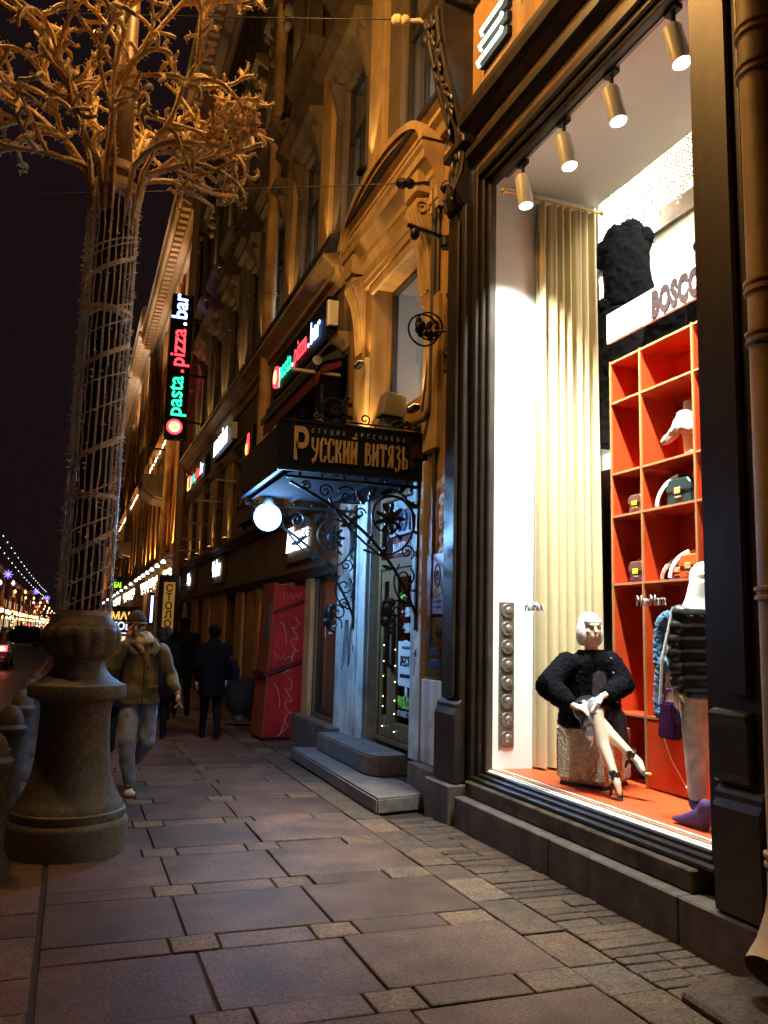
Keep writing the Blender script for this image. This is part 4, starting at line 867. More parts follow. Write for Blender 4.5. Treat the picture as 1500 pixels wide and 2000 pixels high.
B(3.26, 3.345, 19.5, 22.3, 6.0, 6.52).build('backing', 'sign_navy', sg3); text('lettering', 'КОФЕЙНЯ', .52, (3.2, 22.05, 6.08), FX, FY, 'e_letter_white', sg3, extrude=.004, weight=.006, sx=.80)
B(3.2,3.34,19.4,19.48,6.05,6.45).build('end_cap', 'track_lamp', sg3)
for (s, y0, z, size, lab) in [('Школа', 13.72, 2.90, .52, 'white lit handwritten sign over the red cabinet'), ('Чайна', 21.7, 2.92, .50, 'white lit handwritten sign in the middle of the ground-floor band'), ('Sale', 26.6, 2.92, .50, 'farthest white handwritten sign on the ground-floor band')]:
    t = thing('script_sign', (3.3, y0-.7, 2.8), lab, 'sign', 'white handwritten signs on the ground-floor band')
    B(3.30, 3.352, y0-1.62, y0+.12, 2.72, 3.38).build('backing', 'brown_stucco', t)
    text('lettering', s, size, (3.27, y0, z), FX, FY, 'e_letter_white', t, extrude=.004, weight=.010, sx=.82, shear=.25)
bl = thing('vertical_blade_sign', (2.7, 26.0, 7.3), 'tall vertical black light sign reading pasta pizza bar upwards', 'sign')
B(2.24, 2.90, 25.9, 26.12, 7.30, 11.95).build('box', 'black_gloss', bl, bevel=.02)
for z in (7.9, 9.4, 11.2): B(2.86, 3.45, 25.97, 26.03, z-.03, z+.03).build('bracket', 'iron', bl)
ux, uy = (0,0,1), (-1,0,0); zz = 8.02
for s, m, adv in [('pasta', 'e_green', 1.37), ('.', 'e_red', .12), ('pizza', 'e_red', 1.30), ('.', 'e_letter_white', .12), ('bar', 'e_letter_blue', .9)]:
    lt = text('lettering', s, .66, (2.70, 25.885, zz), ux, uy, m, bl, extrude=.004, weight=.010, sx=.94); zz = max(v.co.z for v in lt.data.vertices) + 7.3 + (.10 if s != '.' else .08)
MB().tube([(2.53,25.895,7.70),(2.53,25.88,7.70)], .24, 28).build('red_disc', 'e_pink', bl); MB().tube([(2.53,25.88,7.70),(2.53,25.872,7.70)], .17, 28).build('disc_core', 'e_pinkcore', bl)
light('sign_glow', 'POINT', (2.98, 26.6, 9.5), 9, (1,.06,.14), bl, .2)
nb = thing('neon_sign', (3.3, 6.4, 7.1), 'green-white neon glyphs on the ochre fascia above the shop window', 'neon sign')
for (dz, a, b) in [(0.0, 6.20, 6.72), (.145, 6.20, 6.68), (.29, 6.20, 6.66)]:
    MB().tube([(3.30,b,7.06+dz-.02),(3.27,b-.02,7.06+dz),(3.27,a+.03,7.06+dz),(3.27,a,7.06+dz+.03)], .017, 8).build('tube', 'e_neon', nb, smooth=True)
    B(3.31, 3.36, a-.02, b, 7.02+dz, 7.11+dz).build('channel', 'black', nb)
MB().tube([(3.27,6.02,7.24),(3.27,5.86,7.52)], .017, 8).build('tube', 'e_neon', nb, smooth=True); MB().tube([(3.27,5.80,7.20),(3.27,5.78,7.52)], .017, 8).build('tube', 'e_neon', nb, smooth=True)
light('neon_glow', 'POINT', (3.2, 6.42, 7.2), 0.5, (.6,1,.7), nb, .1)
st = thing('canteen_sign', (2.8, 26.2, 0.9), 'tall dark vertical sign with СТОЛОВАЯ in red letters on yellow', 'sign')
B(2.42, 3.02, 26.2, 26.45, 0.75, 3.2).build('box', 'black', st, bevel=.02); B(2.55, 2.88, 26.18, 26.2, 0.85, 2.98).build('panel', 'stol_yellow', st); B(3.02, 3.4, 26.3, 26.36, 2.9, 2.96).build('bracket', 'iron', st)
for i, ch in enumerate('СТОЛОВАЯ'): text('lettering', ch, .30, (2.715, 26.17, 2.70-i*.265), SX, SY, 'stol_red', st, align='CENTER', weight=.008)
B(2.6, 2.75, 26.26, 26.40, 0.0, 0.75).build('post', 'iron', st)
# banner rods on the facade
for i, (y, z, L) in enumerate([(11.3, 5.28, .70), (11.8, 4.62, .45), (19.5, 5.05, .45), (21.6, 4.85, .6), (23.2, 4.45, .6), (24.6, 4.15, .55), (26.0, 3.95, .5)]):
    t = MB().tube([(3.38, y, z), (3.38-L, y, z)], .026, 8).ball((3.38-L, y, z), .036, 8, 6).build('banner_rod', 'rod', None, smooth=True)
    tag(t, ['longest pale rod sticking out beside the red awning', 'thin dull rod just below the pale one at the awning', 'short pinkish rod under the coffee sign', 'pale rod near the far small pizza sign', 'second pale rod below the far pizza sign', 'third pale rod below the far pizza sign', 'lowest pale rod near the far drainpipe'][i], 'rod', 'banner rods on the facade')
aw = thing('red_awning', (3.2, 12.4, 5.0), 'folded dark red awning under the lit restaurant sign', 'awning')
MB().prism([(3.38,5.62),(3.30,5.62),(2.98,5.42),(2.98,5.30),(3.02,5.30),(3.06,5.40),(3.38,5.52)], 1, 11.2, 14.9).build('cassette', 'drip_metal', aw, bevel=.01)
MB().prism([(3.38,5.50),(3.06,5.37),(3.02,5.28),(3.02,5.10),(3.035,5.10),(3.07,5.26),(3.38,5.40)], 1, 11.25, 14.85).build('cloth', 'awning_red', aw)
MB().tube([(3.0,11.17,5.42),(3.0,11.22,5.42)], .07, 14).build('roller_end', 'steel', aw)
rs = thing('red_logo_sign', (3.2, 16.8, 4.8), 'small lit red and white logo sign past the middle drainpipe', 'sign')
B(3.16, 3.34, 16.55, 17.25, 4.75, 5.75).build('backing', 'sign_navy', rs, bevel=.02)
MB().ball((3.15,17.0,5.35),(.02,.16,.20)).ball((3.15,16.95,5.52),(.02,.10,.12)).build('flame', 'e_red', rs); MB().ball((3.13,17.0,5.30),(.02,.10,.13)).build('flame_core', 'e_orange', rs); MB().ball((3.14,17.1,4.98),(.02,.14,.17)).build('letter_mark', 'e_letter_white', rs)
ds = thing('dark_band_sign', (3.3, 16.5, 3.9), 'unlit brown sign panel with raised lettering behind the canopy', 'sign')
B(3.10, 3.34, 15.95, 17.6, 3.75, 4.6).build('panel', 'brown_stucco', ds, bevel=.01); text('lettering', 'РУССКИЙ', .3, (3.09, 17.5, 4.05), FX, FY, 'dark_wood', ds, sx=.8)
# ================================================================== red cabinet, planter
rb = thing('red_cabinet', (3.05, 12.95, 0.0), 'scratched red cabinet leaning against the facade with two dark straps', 'cabinet')
B(2.78, 3.36, 12.72, 13.30, 0.03, 2.32).build('body', 'red_paint', rb, bevel=.008); B(2.75, 2.782, 12.70, 13.32, 0.02, 2.33).build('side_panel', 'red_edge', rb, bevel=.006)
B(2.744, 2.752, 12.78, 13.05, 1.40, 2.02).build('mirror_strip', 'steel', rb); B(2.80, 3.3, 12.74, 13.28, 0.0, 0.03).build('foot', 'black', rb)
MB().add([(2.77,12.712,1.86),(2.77,12.700,1.90),(3.36,12.700,2.18),(3.36,12.712,2.12),(2.77,12.70,1.86),(3.36,12.70,2.12)], [(4,5,2,1),(0,1,2,3)]).build('strap', 'red_dark', rb)
MB().prism([(2.72,.92),(3.40,1.20),(3.40,1.27),(2.72,.99)], 1, 12.694, 12.716).build('strap', 'red_dark', rb); B(2.70,2.76,12.69,13.32,.92,.99).build('strap', 'red_dark', rb); B(3.35,3.42,12.68,12.74,1.12,1.34).build('lock', 'iron', rb)
sc = MB(); rnd = random.Random(11)
def scr(pts, r=.0045): sc.tube([(a, 12.7165, b) for a, b in pts], r, 4, flat=(1,.3,1))
for (ox, oz) in ((2.90, 1.75), (2.88, .82)):
    scr([(ox, oz), (ox+.06, oz-.06), (ox+.10, oz-.2), (ox+.12, oz-.34)])
    p = []
    for k in range(26):
        t = k/25; p.append((ox+.22+.06*math.sin(t*19)+.06*t, oz+.05-.62*t+.04*math.cos(t*23)))
    scr(p); scr([(ox+.10, oz-.78), (ox+.28, oz-.62), (ox+.2, oz-.60), (ox+.16, oz-.74)])
for oz, ox in ((2.12, 2.90), (1.18, 2.86)): scr([(ox, oz+.1), (ox+.02, oz), (ox+.06, oz+.08), (ox+.08, oz-.01), (ox+.14, oz+.08), (ox+.16, oz), (ox+.22, oz+.06), (ox+.26, oz+.02), (ox+.3, oz+.1)])
sc.build('scratches', 'scratch', rb)
rb.rotation_euler = (0, R(2.6), R(4))
pl = thing('planter_pot', (2.85, 14.9, 0), 'dark blue planter pot standing by the wall past the red cabinet', 'planter')
MB().lathe([(.20,0),(.24,.03),(.15,.08),(.13,.16),(.20,.24),(.27,.45),(.29,.70),(.31,.74),(.31,.80),(.27,.80),(.26,.72)], (2.85,14.9,0), 24).build('pot', 'planter', pl, smooth=True)
MB().lathe([(.001,.70),(.26,.72)], (2.85,14.9,0), 16).build('soil', 'black', pl)

# ================================================================== lamp post, pedestal and its light tree
PX, PY = 0.085, 6.86
lp = thing('street_lamp_post', (PX, PY, 0), 'tall lamp post on a big turned granite pedestal wrapped in light strings', 'lamp post')
MB().lathe([(.40,-.01),(.425,.0),(.425,.19),(.42,.215),(.40,.235),(.405,.26),(.402,.29),(.385,.30),(.375,.335),(.36,.35),(.335,.40),(.305,.46),(.28,.54),(.265,.64),(.255,.80),(.25,.95),(.255,1.03),(.265,1.06)], (PX,PY,0), 64).build('pedestal', 'granite', lp, smooth=True, angle=35)
MB().lathe([(.265,1.06),(.29,1.075),(.335,1.09),(.352,1.10),(.352,1.165),(.345,1.185),(.30,1.20),(.285,1.215),(.235,1.245),(.20,1.29),(.182,1.33),(.18,1.36),(.19,1.375),(.20,1.378)], (PX,PY,0), 64).build('pedestal_cap', 'granite', lp, smooth=True, angle=35)
MB().lathe([(.19,1.379),(.215,1.39),(.255,1.43),(.282,1.48),(.292,1.53),(.288,1.57),(.27,1.605),(.258,1.612),(.255,1.62),(.235,1.65),(.205,1.685),(.19,1.70)], (PX,PY,0), 96, lobes=14, lamp=.10, lz=(1.385,1.61)).build('urn', 'granite', lp, smooth=True, angle=35)
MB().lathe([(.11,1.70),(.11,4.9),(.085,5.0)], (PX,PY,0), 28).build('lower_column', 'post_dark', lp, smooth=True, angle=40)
MB().lathe([(.085,5.0),(.082,5.2),(.105,5.3),(.11,5.5),(.095,6.1),(.105,6.15),(.105,6.22),(.09,6.26),(.08,8.2)], (PX,PY,0), 28).build('column', 'post_paint', lp, smooth=True, angle=40)
for k in range(14):
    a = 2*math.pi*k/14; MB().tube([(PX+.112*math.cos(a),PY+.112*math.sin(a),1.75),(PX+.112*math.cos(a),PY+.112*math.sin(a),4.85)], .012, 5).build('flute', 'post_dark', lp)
ar = MB().tube(bez((PX,PY,8.1),(PX+.1,PY-.1,8.9),(PX+.6,PY-.3,9.1),(PX+1.1,PY-.5,8.95)), .035, 8).tube(bez((PX,PY,8.1),(PX-.1,PY,9.0),(PX-.8,PY,9.2),(PX-1.6,PY,8.95)), .035, 8).build('arm', 'post_paint', lp, smooth=True)
for (dx, dy) in ((1.1, -.5), (-1.6, 0)):
    MB().lathe([(.05,.12),(.16,.08),(.24,0),(.25,-.05)], (PX+dx,PY+dy,8.9), 20).build('lamp_shade', 'iron', lp, smooth=True); MB().lathe([(.23,-.052),(.20,-.09),(.10,-.13),(.01,-.14)], (PX+dx,PY+dy,8.9), 20).build('globe', 'e_sodium', lp, smooth=True)
    light('street_light', 'POINT', (PX+dx,PY+dy,8.55), 540 if dx > 0 else 430, (1.0,.50,.14), lp, .18)
# wrap: hoops, strings, ribbons
wr = thing('light_string_sleeve', (PX, PY, 1.70), 'cylindrical sleeve of light strings and pale ribbons round the lamp post', 'light decoration')
RW = .192
for z in (1.712, 2.60, 4.09, 5.10): MB().lathe([(RW-.006,z-.018),(RW+.006,z-.018),(RW+.006,z+.018),(RW-.006,z+.018)], (PX,PY,0), 40).build('hoop', 'ribbon', wr, smooth=True)
def helix(r, z0, z1, a0, turns, n): return [(PX+r*math.cos(a0+2*math.pi*turns*i/n), PY+r*math.sin(a0+2*math.pi*turns*i/n), z0+(z1-z0)*i/n) for i in range(n+1)]
def ribbon(pts, hh):
    mb = MB(); n = len(pts); c = Vector((PX, PY, 0)); vs = []
    for p in pts:
        p = Vector(p); d = (p-Vector((PX,PY,p.z))).normalized()*.003
        vs += [p+Vector((0,0,hh)), p-Vector((0,0,hh)), p+d+Vector((0,0,hh)), p+d-Vector((0,0,hh))]
    fs = []
    for i in range(n-1):
        o, q = 4*i, 4*i+4; fs += [(o,q,q+1,o+1),(o+2,o+3,q+3,q+2),(o,o+2,q+2,q),(o+1,q+1,q+3,o+3)]
    return mb.add(vs, fs)
for a0 in (0.4,): ribbon(helix(RW+.004, 1.72, 5.1, a0, 4.6, 200), .022).build('ribbon', 'ribbon', wr, smooth=True)
for a0, tn in ((2.2, 5.2), (3.6, 6.0)): MB().tube(helix(RW+.003, 1.72, 5.1, a0, tn, 180), .0065, 4).build('cord', 'cable', wr)
rnd = random.Random(4)
for k in range(25):
    a = 2*math.pi*k/25+.1; big = k % 3 == 0; pts = []
    for i in range(40):
        z = 1.72+3.4*i/39; da = 0 if big else rnd.uniform(-.03,.03); pts.append((PX+RW*math.cos(a+da), PY+RW*math.sin(a+da), z))
    MB().tube(pts, .0100 if big else .0065, 5).build('light_string', 'cable', wr)
    bulbs = MB()
    for i in range(30):
        z = 1.75+rnd.random()*3.3; b_ = a+rnd.uniform(-.9,.9)*.9; p = Vector((PX+RW*math.cos(a), PY+RW*math.sin(a), z)); d = Vector((math.cos(b_), math.sin(b_), rnd.uniform(-.4,.4))).normalized()
        bulbs.tube([p, p+d*rnd.uniform(.025,.04)], .0052, 4)
    tag(bulbs.build('bulbs', 'led_plastic', wr), kind='stuff')
# glints: a few lit lamps seen through the sleeve belong to the far street
tr = thing('light_tree', (PX, PY, 4.9), 'golden wire tree of curling branches fixed round the lamp post top', 'light decoration')
MB().lathe([(.155,5.14),(.17,5.14),(.17,5.20),(.155,5.20)], (PX,PY,0), 30).build('collar', 'ribbon', tr, smooth=True); MB().lathe([(.13,5.30),(.145,5.30),(.145,5.36),(.13,5.36)], (PX,PY,0), 30).build('collar', 'ribbon', tr, smooth=True)
rnd = random.Random(21)
def rot_to(d, ang, ax): return (Matrix.Rotation(ang, 3, ax) @ d)
def twig(mb, bb, p, d, L, r, lev, curl):
    n = max(5, int(L/.035)); pts = [p.copy()]; rad = [r]; ax = d.orthogonal().normalized(); ax = rot_to(ax, rnd.uniform(0, 6.28), d)
    for i in range(n):
        t = i/n; d = rot_to(d, (curl*(.35+1.6*t*t))/n + rnd.uniform(-.14,.14), ax).normalized(); p = p + d*(L/n); pts.append(p.copy()); rad.append(r*(1-.25*t)*rnd.uniform(.86,1.12))
        if rnd.random() < .95:
            q = rot_to(d.orthogonal().normalized(), rnd.uniform(0,6.28), d); s = p + q*r*.8; bb.tube([s, s+(q+d*.4).normalized()*rnd.uniform(.016,.034)], .0042, 3)
        if lev > 0 and i > n*.18 and rnd.random() < (.27 if lev > 1 else .27):
            ax2 = rot_to(d.orthogonal().normalized(), rnd.uniform(0,6.28), d); dd = rot_to(d, rnd.choice((-1,1))*rnd.uniform(.6,1.2), ax2)
            twig(mb, bb, p.copy(), dd.normalized(), L*rnd.uniform(.36,.62) if lev > 1 else rnd.uniform(.10,.24), r*.88, lev-1, rnd.choice((-1,1))*rnd.uniform(.6,3.6))
    mb.tube(pts, rad, 7)
    mb.ball(pts[-1], rad[-1]*1.05, 7, 4)
specs = []
#  azimuth, elevation start, length, curl, levels
for a, el, L, cu in [(-8, 44, 1.12, .4), (-30, 60, 1.18, .4), (8, 26, .92, .8), (-16, 30, 1.0, .7), (-24, 12, 1.0, 1.0), (38, 52, 1.0, .6), (174, 50, 1.40, .5), (205, 68, 1.3, -.4), (152, 32, 1.3, .7), (192, 14, 1.05, 1.0), (75, 50, 1.1, .6), (110, 55, 1.2, -.5), (-98, 84, 1.6, .1), (-112, 80, 1.5, -.1), (-60, 20, .7, 1.6), (232, 25, .8, 1.5)]:
    a = R(a); e = R(el); specs.append((a, e, L, cu))
for a, e, L, cu in specs:
    out = Vector((math.cos(a), math.sin(a), 0)); s = Vector((PX, PY, 0)) + out*.175; mb, bb = MB(), MB()
    mb.tube([s+Vector((0,0,4.90)), s+out*.01+Vector((0,0,5.0)), s+out*.05+Vector((0,0,5.28))], [.017,.021,.022], 7)
    d = (out*math.cos(e)+Vector((0,0,1))*math.sin(e)).normalized()
    twig(mb, bb, s+out*.05+Vector((0,0,5.28)), d, L, .0235, 2, cu)
    br = mb.build('branch', 'wire', tr, smooth=True); tag(bb.build('bulbs', 'led_plastic', br), kind='stuff')
l2 = thing('street_lamp_post', (PX+.35, 34.0, 0), 'next lamp post up the kerb, its lit lanterns glinting behind the wrapped column', 'lamp post')
qx, qy = PX+.35, 34.0
MB().lathe([(.42,0),(.42,.25),(.3,.45),(.25,1.0),(.35,1.1),(.18,1.35),(.29,1.5),(.19,1.7)], (qx,qy,0), 24).build('pedestal', 'granite', l2, smooth=True); MB().tube([(qx,qy,1.7),(qx,qy,9.2)], [.12,.08], 12).build('column', 'post_dark', l2, smooth=True)
for (z, yy) in ((9.1, 33.6), (7.8, 33.6)):
    MB().tube([(qx,qy,z+.25),(qx-.22,qy-.2,z+.4),(qx-.32,yy,z+.2)], .03, 6).build('arm', 'post_dark', l2, smooth=True)
    MB().lathe([(.03,.2),(.12,.08),(.13,-.08),(.03,-.2)], (qx-.32,yy,z), 12).build('lantern', 'e_dot', l2, smooth=True)
    light('street_light', 'POINT', (qx-.32,yy-.3,z-.3), 130, (1.0,.50,.14), l2, .18)
# ================================================================== bollards along the kerb
pos = [(-.42,6.15),(-.42,8.05),(-.42,9.95),(-.42,11.85),(-.42,13.75)]
for i, (x, y) in enumerate(pos):
    t = thing('granite_bollard', (x, y, 0), ['nearest granite bollard cut by the picture edge', 'second granite bollard just behind the pedestal', 'third granite bollard along the kerb', 'fourth granite bollard along the kerb', 'fifth and farthest granite bollard along the kerb'][i], 'bollard', 'granite bollards along the kerb')
    MB().lathe([(.17,0),(.17,.10),(.15,.13),(.125,.18),(.11,.30),(.105,.55),(.115,.66),(.14,.70),(.14,.74),(.11,.77),(.105,.82),(.08,.88),(.04,.92),(.01,.93)], (x,y,0), 28).build('post', 'bollard_stone', t, smooth=True, angle=35)
    MB().tube([(x,y-.13,.6),(x,y+.13,.6)], .02, 8).build('chain_eye', 'chain', t)
for i in range(len(pos)-1):
    (x, y0), (_, y1) = pos[i], pos[i+1]; mb = MB(); n = 22
    for k in range(n):
        t0 = (k+.5)/n; yy = y0+.13+(y1-y0-.26)*t0; zz = .6-.8*t0*(1-t0)
        u, v = ((1,0,0), (0,1,0)) if k % 2 else ((0,0,1), (0,1,0))
        mb.tube(spiral((x,yy,zz), .03, .03, 0, 6.28, u, (0,1.5,0), 8), .008, 4)
    tag(mb.build('hanging_chain', 'chain', None), ['chain between the first and second bollard', 'chain between the second and third bollard', 'chain between the third and fourth bollard', 'chain between the fourth and fifth bollard'][i], 'chain', 'chains between the bollards')
# ================================================================== inside the show window
trk = thing('lamp_track', (3.52, 5.2, 5.85), 'thin ceiling track carrying the show-window spotlights', 'lamp track')
B(3.505, 3.535, 3.4, 6.55, 5.855, 5.884).build('rail', 'steel', trk)
SP = [(6.26, 'farthest spotlight, beside the curtain rod', 750), (5.58, 'second farthest spotlight on the ceiling track', 950), (4.92, 'second nearest spotlight on the ceiling track', 1000), (4.22, 'nearest and brightest spotlight by the window frame', 1000)]
for i, (y, lab, e) in enumerate(SP):
    t = thing('track_spotlight', (3.52, y, 5.85), lab, 'spotlight', 'spotlights on the show-window track')
    aim = [Vector((3.90, 6.60, 1.4)), Vector((4.25, 6.1, .6)), Vector((4.3, 5.6, .6)), Vector((4.25, 4.9, .6))][i]
    top = Vector((3.52, y, 5.66)); d = Vector((.10, -.20, -1)).normalized() if i else Vector((.06, -.14, -1)).normalized()
    MB().tube([(3.52,y,5.86),(3.52,y,5.66)], .016, 8).box(3.49,3.55,y-.06,y+.06,5.82,5.858).build('stem', 'iron', t)
    s = top - d*.06; e_ = top + d*.24
    MB().tube([s, s+d*.02, e_], [.055,.066,.068], 20).build('can', 'track_lamp', t, smooth=True, angle=35)
    MB().tube([e_-d*.002, e_+d*.004], [.060,.056], 20).build('lens', 'e_spot' if i else 'e_white', t)
    light('spot_light', 'SPOT', e_+d*.03, e, (.96,1.0,.92), t, .05, aim, 84, .8)
light('display_wall_fill', 'AREA', (5.1, 8.2, 6.7), 420, (1,.95,.80), A, .8, to=(5.75, 6.9, 5.2))  # added area light without a fixture, brightens the shop display wall
light('display_wall_fill', 'AREA', (5.1, 5.2, 6.7), 200, (1,.95,.80), A, .8, to=(5.75, 6.4, 5.2))  # second added fill for the near part of the display wall
cr = thing('curtain', (4.2, 6.66, .5), 'tall beige pleated curtain hanging on the white side wall', 'curtain')
mb = MB(); n = 150; x0, x1 = 3.88, 4.56; vs = []
for j in range(2):
    for s in range(13):
        t = s/12; z = .50+(5.74-.50)*t
        for i in range(n+1):
            u = i/n; ph = u*2*math.pi*7; amp = .075*(1-.35*t)
            yy = 6.655 + amp*math.sin(ph+.5*math.sin(ph*.37))+.012*math.sin(ph*2.3+t*2) + (.006 if j else 0)
            xx = x0+(x1-x0)*(u*(.93+.07*(1-t))+.03*t) + .012*math.cos(ph)
            vs.append((xx, yy, z))
K = 13*(n+1); fs = []
for j in range(2):
    for s in range(12):
        for i in range(n): a = j*K+s*(n+1)+i; fs.append((a, a+1, a+n+2, a+n+1))
mb.add(vs, fs).build('cloth', 'curtain', cr, smooth=True, angle=80)
cro = thing('curtain_rod', (3.55, 6.62, 5.74), 'brass curtain rod with round end bosses below the ceiling', 'curtain rod')
MB().tube([(3.52,6.62,5.76),(4.60,6.62,5.76)], .014, 10).build('rod', 'brass', cro, smooth=True)
for x in (3.52, 4.60): MB().ball((x,6.62,5.76),(.028,.03,.03)).build('boss', 'brass', cro, smooth=True)
# shelves: orange boxes with pale edges
sh = thing('orange_shelf_unit', (4.45, 5.1, .48), 'tall orange display shelf unit with gold edges at the back of the window', 'shelf unit')
ys = [6.10, 5.69, 5.05, 4.35, 3.6]; zs = [4.03, 3.66, 3.03, 2.66, 2.08]
B(4.66, 4.69, 3.4, 6.10, .48, 4.03).build('back_panel', 'orange_panel', sh)
for y in ys: B(4.32, 4.66, y-.009, y+.009, .48, 4.045).build('side_panel', 'orange_panel', sh); B(4.305, 4.32, y-.0095, y+.0095, .48, 4.047).build('edge', 'shelf_edge', sh)
for z in zs + [1.02]:
    for a, b in zip(ys[1:], ys[:-1]): B(4.322, 4.66, a+.012, b-.012, z-.012, z+.012).build('shelf_board', 'orange_panel', sh); B(4.306, 4.322, a+.014, b-.014, z-.009, z+.009).build('edge', 'shelf_edge', sh)
B(4.31, 4.33, 3.6, 5.67, .49, 1.0).build('base_panel', 'orange_panel', sh)
bo = thing('bosco_sign', (4.3, 5.3, 4.22), 'white band above the orange shelves reading BOSCO in brown letters', 'sign')
B(4.30, 4.33, 3.4, 6.13, 4.22, 4.49).build('band', 'white_plain', bo); text('lettering', 'BOSCO', .29, (4.296, 5.50, 4.25), FX, FY, 'brown_letter', bo, sx=.56, weight=.018, spacing=1.10)
for (y, z) in ((5.0, 1.98), (5.82, 2.0)):
    pass
ml = text('lettering', 'MaxMara', .10, (3.470, 6.12, 1.83), FX, FY, 'sticker_white', None, sx=.8, shear=.0); ml.name = 'reflection_lettering'; tag(ml, 'small white letters standing in for a reflection in the pane above the seated mannequin', 'lettering', 'letters imitating reflections in the pane')  # solid letters in place of mirrored writing reflected by the pane
ml = text('lettering', 'MaxMara', .10, (3.470, 4.66, 1.84), FX, FY, 'sticker_white', None, sx=.8); ml.name = 'reflection_lettering'; tag(ml, 'small white letters standing in for a reflection in the pane near the window frame', 'lettering', 'letters imitating reflections in the pane')
# handbags
def bag(x, y, z, w_, h_, d_, body, flap, label, clasp='yellow_clasp', strap=None):
    t = thing('handbag', (x, y, z), label, 'handbag', 'handbags on the orange shelves')
    MB().prism([(y-w_/2,z),(y+w_/2,z),(y+w_/2*.94,z+h_*.8),(y+w_/2*.7,z+h_),(y-w_/2*.7,z+h_),(y-w_/2*.94,z+h_*.8)], 0, x, x+d_).build('body', body, t, bevel=.012, seg=2)
    MB().prism([(y-w_/2*.98,z+h_*.5),(y+w_/2*.98,z+h_*.5),(y+w_/2*.96,z+h_*.8),(y+w_/2*.72,z+h_*1.02),(y-w_/2*.72,z+h_*1.02),(y-w_/2*.96,z+h_*.8)], 0, x-.012, x+d_*.4).build('flap', flap, t, bevel=.01)
    B(x-.022, x-.010, y-.032, y+.032, z+h_*.40, z+h_*.66).build('clasp', clasp, t, bevel=.003); B(x-.016, x-.002, y-.03, y+.03, z+h_*.25, z+h_*.32).build('buckle', 'gold', t)
    if strap:
        pts = bez((x-.03,y+w_*.75,z+.01),(x-.03,y+w_*.7,z+h_*.7),(x,y+w_*.35,z+h_*1.05),(x+.02,y+.02,z+h_*1.12)); MB().tube(pts, .022, 6, flat=(.5,1,1)).build('strap', strap, t, smooth=True)
    MB().tube(bez((x+d_*.5,y-w_*.25,z+h_),(x+d_*.5,y-w_*.25,z+h_*1.25),(x+d_*.5,y+w_*.25,z+h_*1.25),(x+d_*.5,y+w_*.25,z+h_)), .008, 6).build('handle', flap, t, smooth=True)
bag(4.36, 5.84, 2.672, .20, .15, .10, 'brown_leather', 'brown_leather', 'small brown handbag with a yellow clasp on the upper narrow shelf')
bag(4.36, 5.30, 2.672, .30, .20, .13, 'teal_leather', 'teal_leather', 'dark green handbag with a pale patterned strap', 'gold', 'white_plain')
bag(4.36, 5.84, 2.092, .21, .17, .11, 'purple', 'brown_leather', 'brown and purple handbag with a yellow clasp on the lower narrow shelf')
bag(4.36, 5.20, 2.092, .25, .18, .12, 'orange_leather', 'orange_leather', 'bright orange handbag on the lower wide shelf', 'gold', 'white_plain')
bag(4.44, 5.42, 2.092, .22, .15, .10, 'violet_suede', 'violet_suede', 'dark violet handbag half hidden behind the orange one', 'gold', 'paisley')
bs = thing('scarf_bust', (4.48, 5.28, 3.04), 'pale display bust wrapped in a crumpled grey scarf', 'display bust')
MB().lathe([(.075,0),(.06,.05),(.065,.16),(.09,.26),(.06,.34),(.055,.46),(.03,.47)], (4.48,5.28,3.04), 20).build('bust', 'bust', bs, smooth=True)
mb = MB(); rnd = random.Random(9)
for k in range(7): mb.tube(spiral((4.48,5.28,3.27+.022*k), .125-.008*k, .115-.008*k, k*.9, k*.9+6.4, (1,0,.12*rnd.uniform(-1,1)), (0,1,.25), 18), .030, 7)
mb.capsule((4.40,5.38,3.26),(4.37,5.46,3.20),.05,.03)
blob('scarf', mb, 'scarf_grey', bs, .010, 1, .012, 28)
# ottoman
ot = thing('ottoman', (3.95, 5.86, .48), 'cream brocade cube ottoman under the seated mannequin', 'ottoman')
mt = bpy.data.materials.new('brocade'); mt.use_nodes = True; n_ = mt.node_tree; b_ = n_.nodes['Principled BSDF']; b_.inputs['Roughness'].default_value = .75
tc = n_.nodes.new('ShaderNodeTexCoord'); ns = n_.nodes.new('ShaderNodeTexNoise'); ns.inputs['Scale'].default_value = 9; ns.inputs['Detail'].default_value = 0.5; ns.inputs['Distortion'].default_value = 2.2
wv = n_.nodes.new('ShaderNodeMath'); wv.operation = 'MULTIPLY'; wv.inputs[1].default_value = 38; sn = n_.nodes.new('ShaderNodeMath'); sn.operation = 'SINE'
cr_ = n_.nodes.new('ShaderNodeValToRGB'); cr_.color_ramp.elements[0].position = .0; cr_.color_ramp.elements[0].color = (.45,.40,.28,1); cr_.color_ramp.elements[1].position = .16; cr_.color_ramp.elements[1].color = (.76,.71,.56,1)
bp = n_.nodes.new('ShaderNodeBump'); bp.inputs['Distance'].default_value = .006; bp.inputs['Strength'].default_value = .6
n_.links.new(tc.outputs['Object'], ns.inputs['Vector']); n_.links.new(ns.outputs[0], wv.inputs[0]); n_.links.new(wv.outputs[0], sn.inputs[0]); n_.links.new(sn.outputs[0], cr_.inputs[0]); n_.links.new(cr_.outputs[0], b_.inputs['Base Color']); n_.links.new(sn.outputs[0], bp.inputs['Height']); n_.links.new(bp.outputs[0], b_.inputs['Normal'])
MATS['brocade'] = mt
ca, sa = math.cos(R(30)), math.sin(R(30)); oc = Vector((3.98, 5.92, 0)); hw = .225
def op(a, b): return (oc.x + a*ca - b*sa, oc.y + a*sa + b*ca)
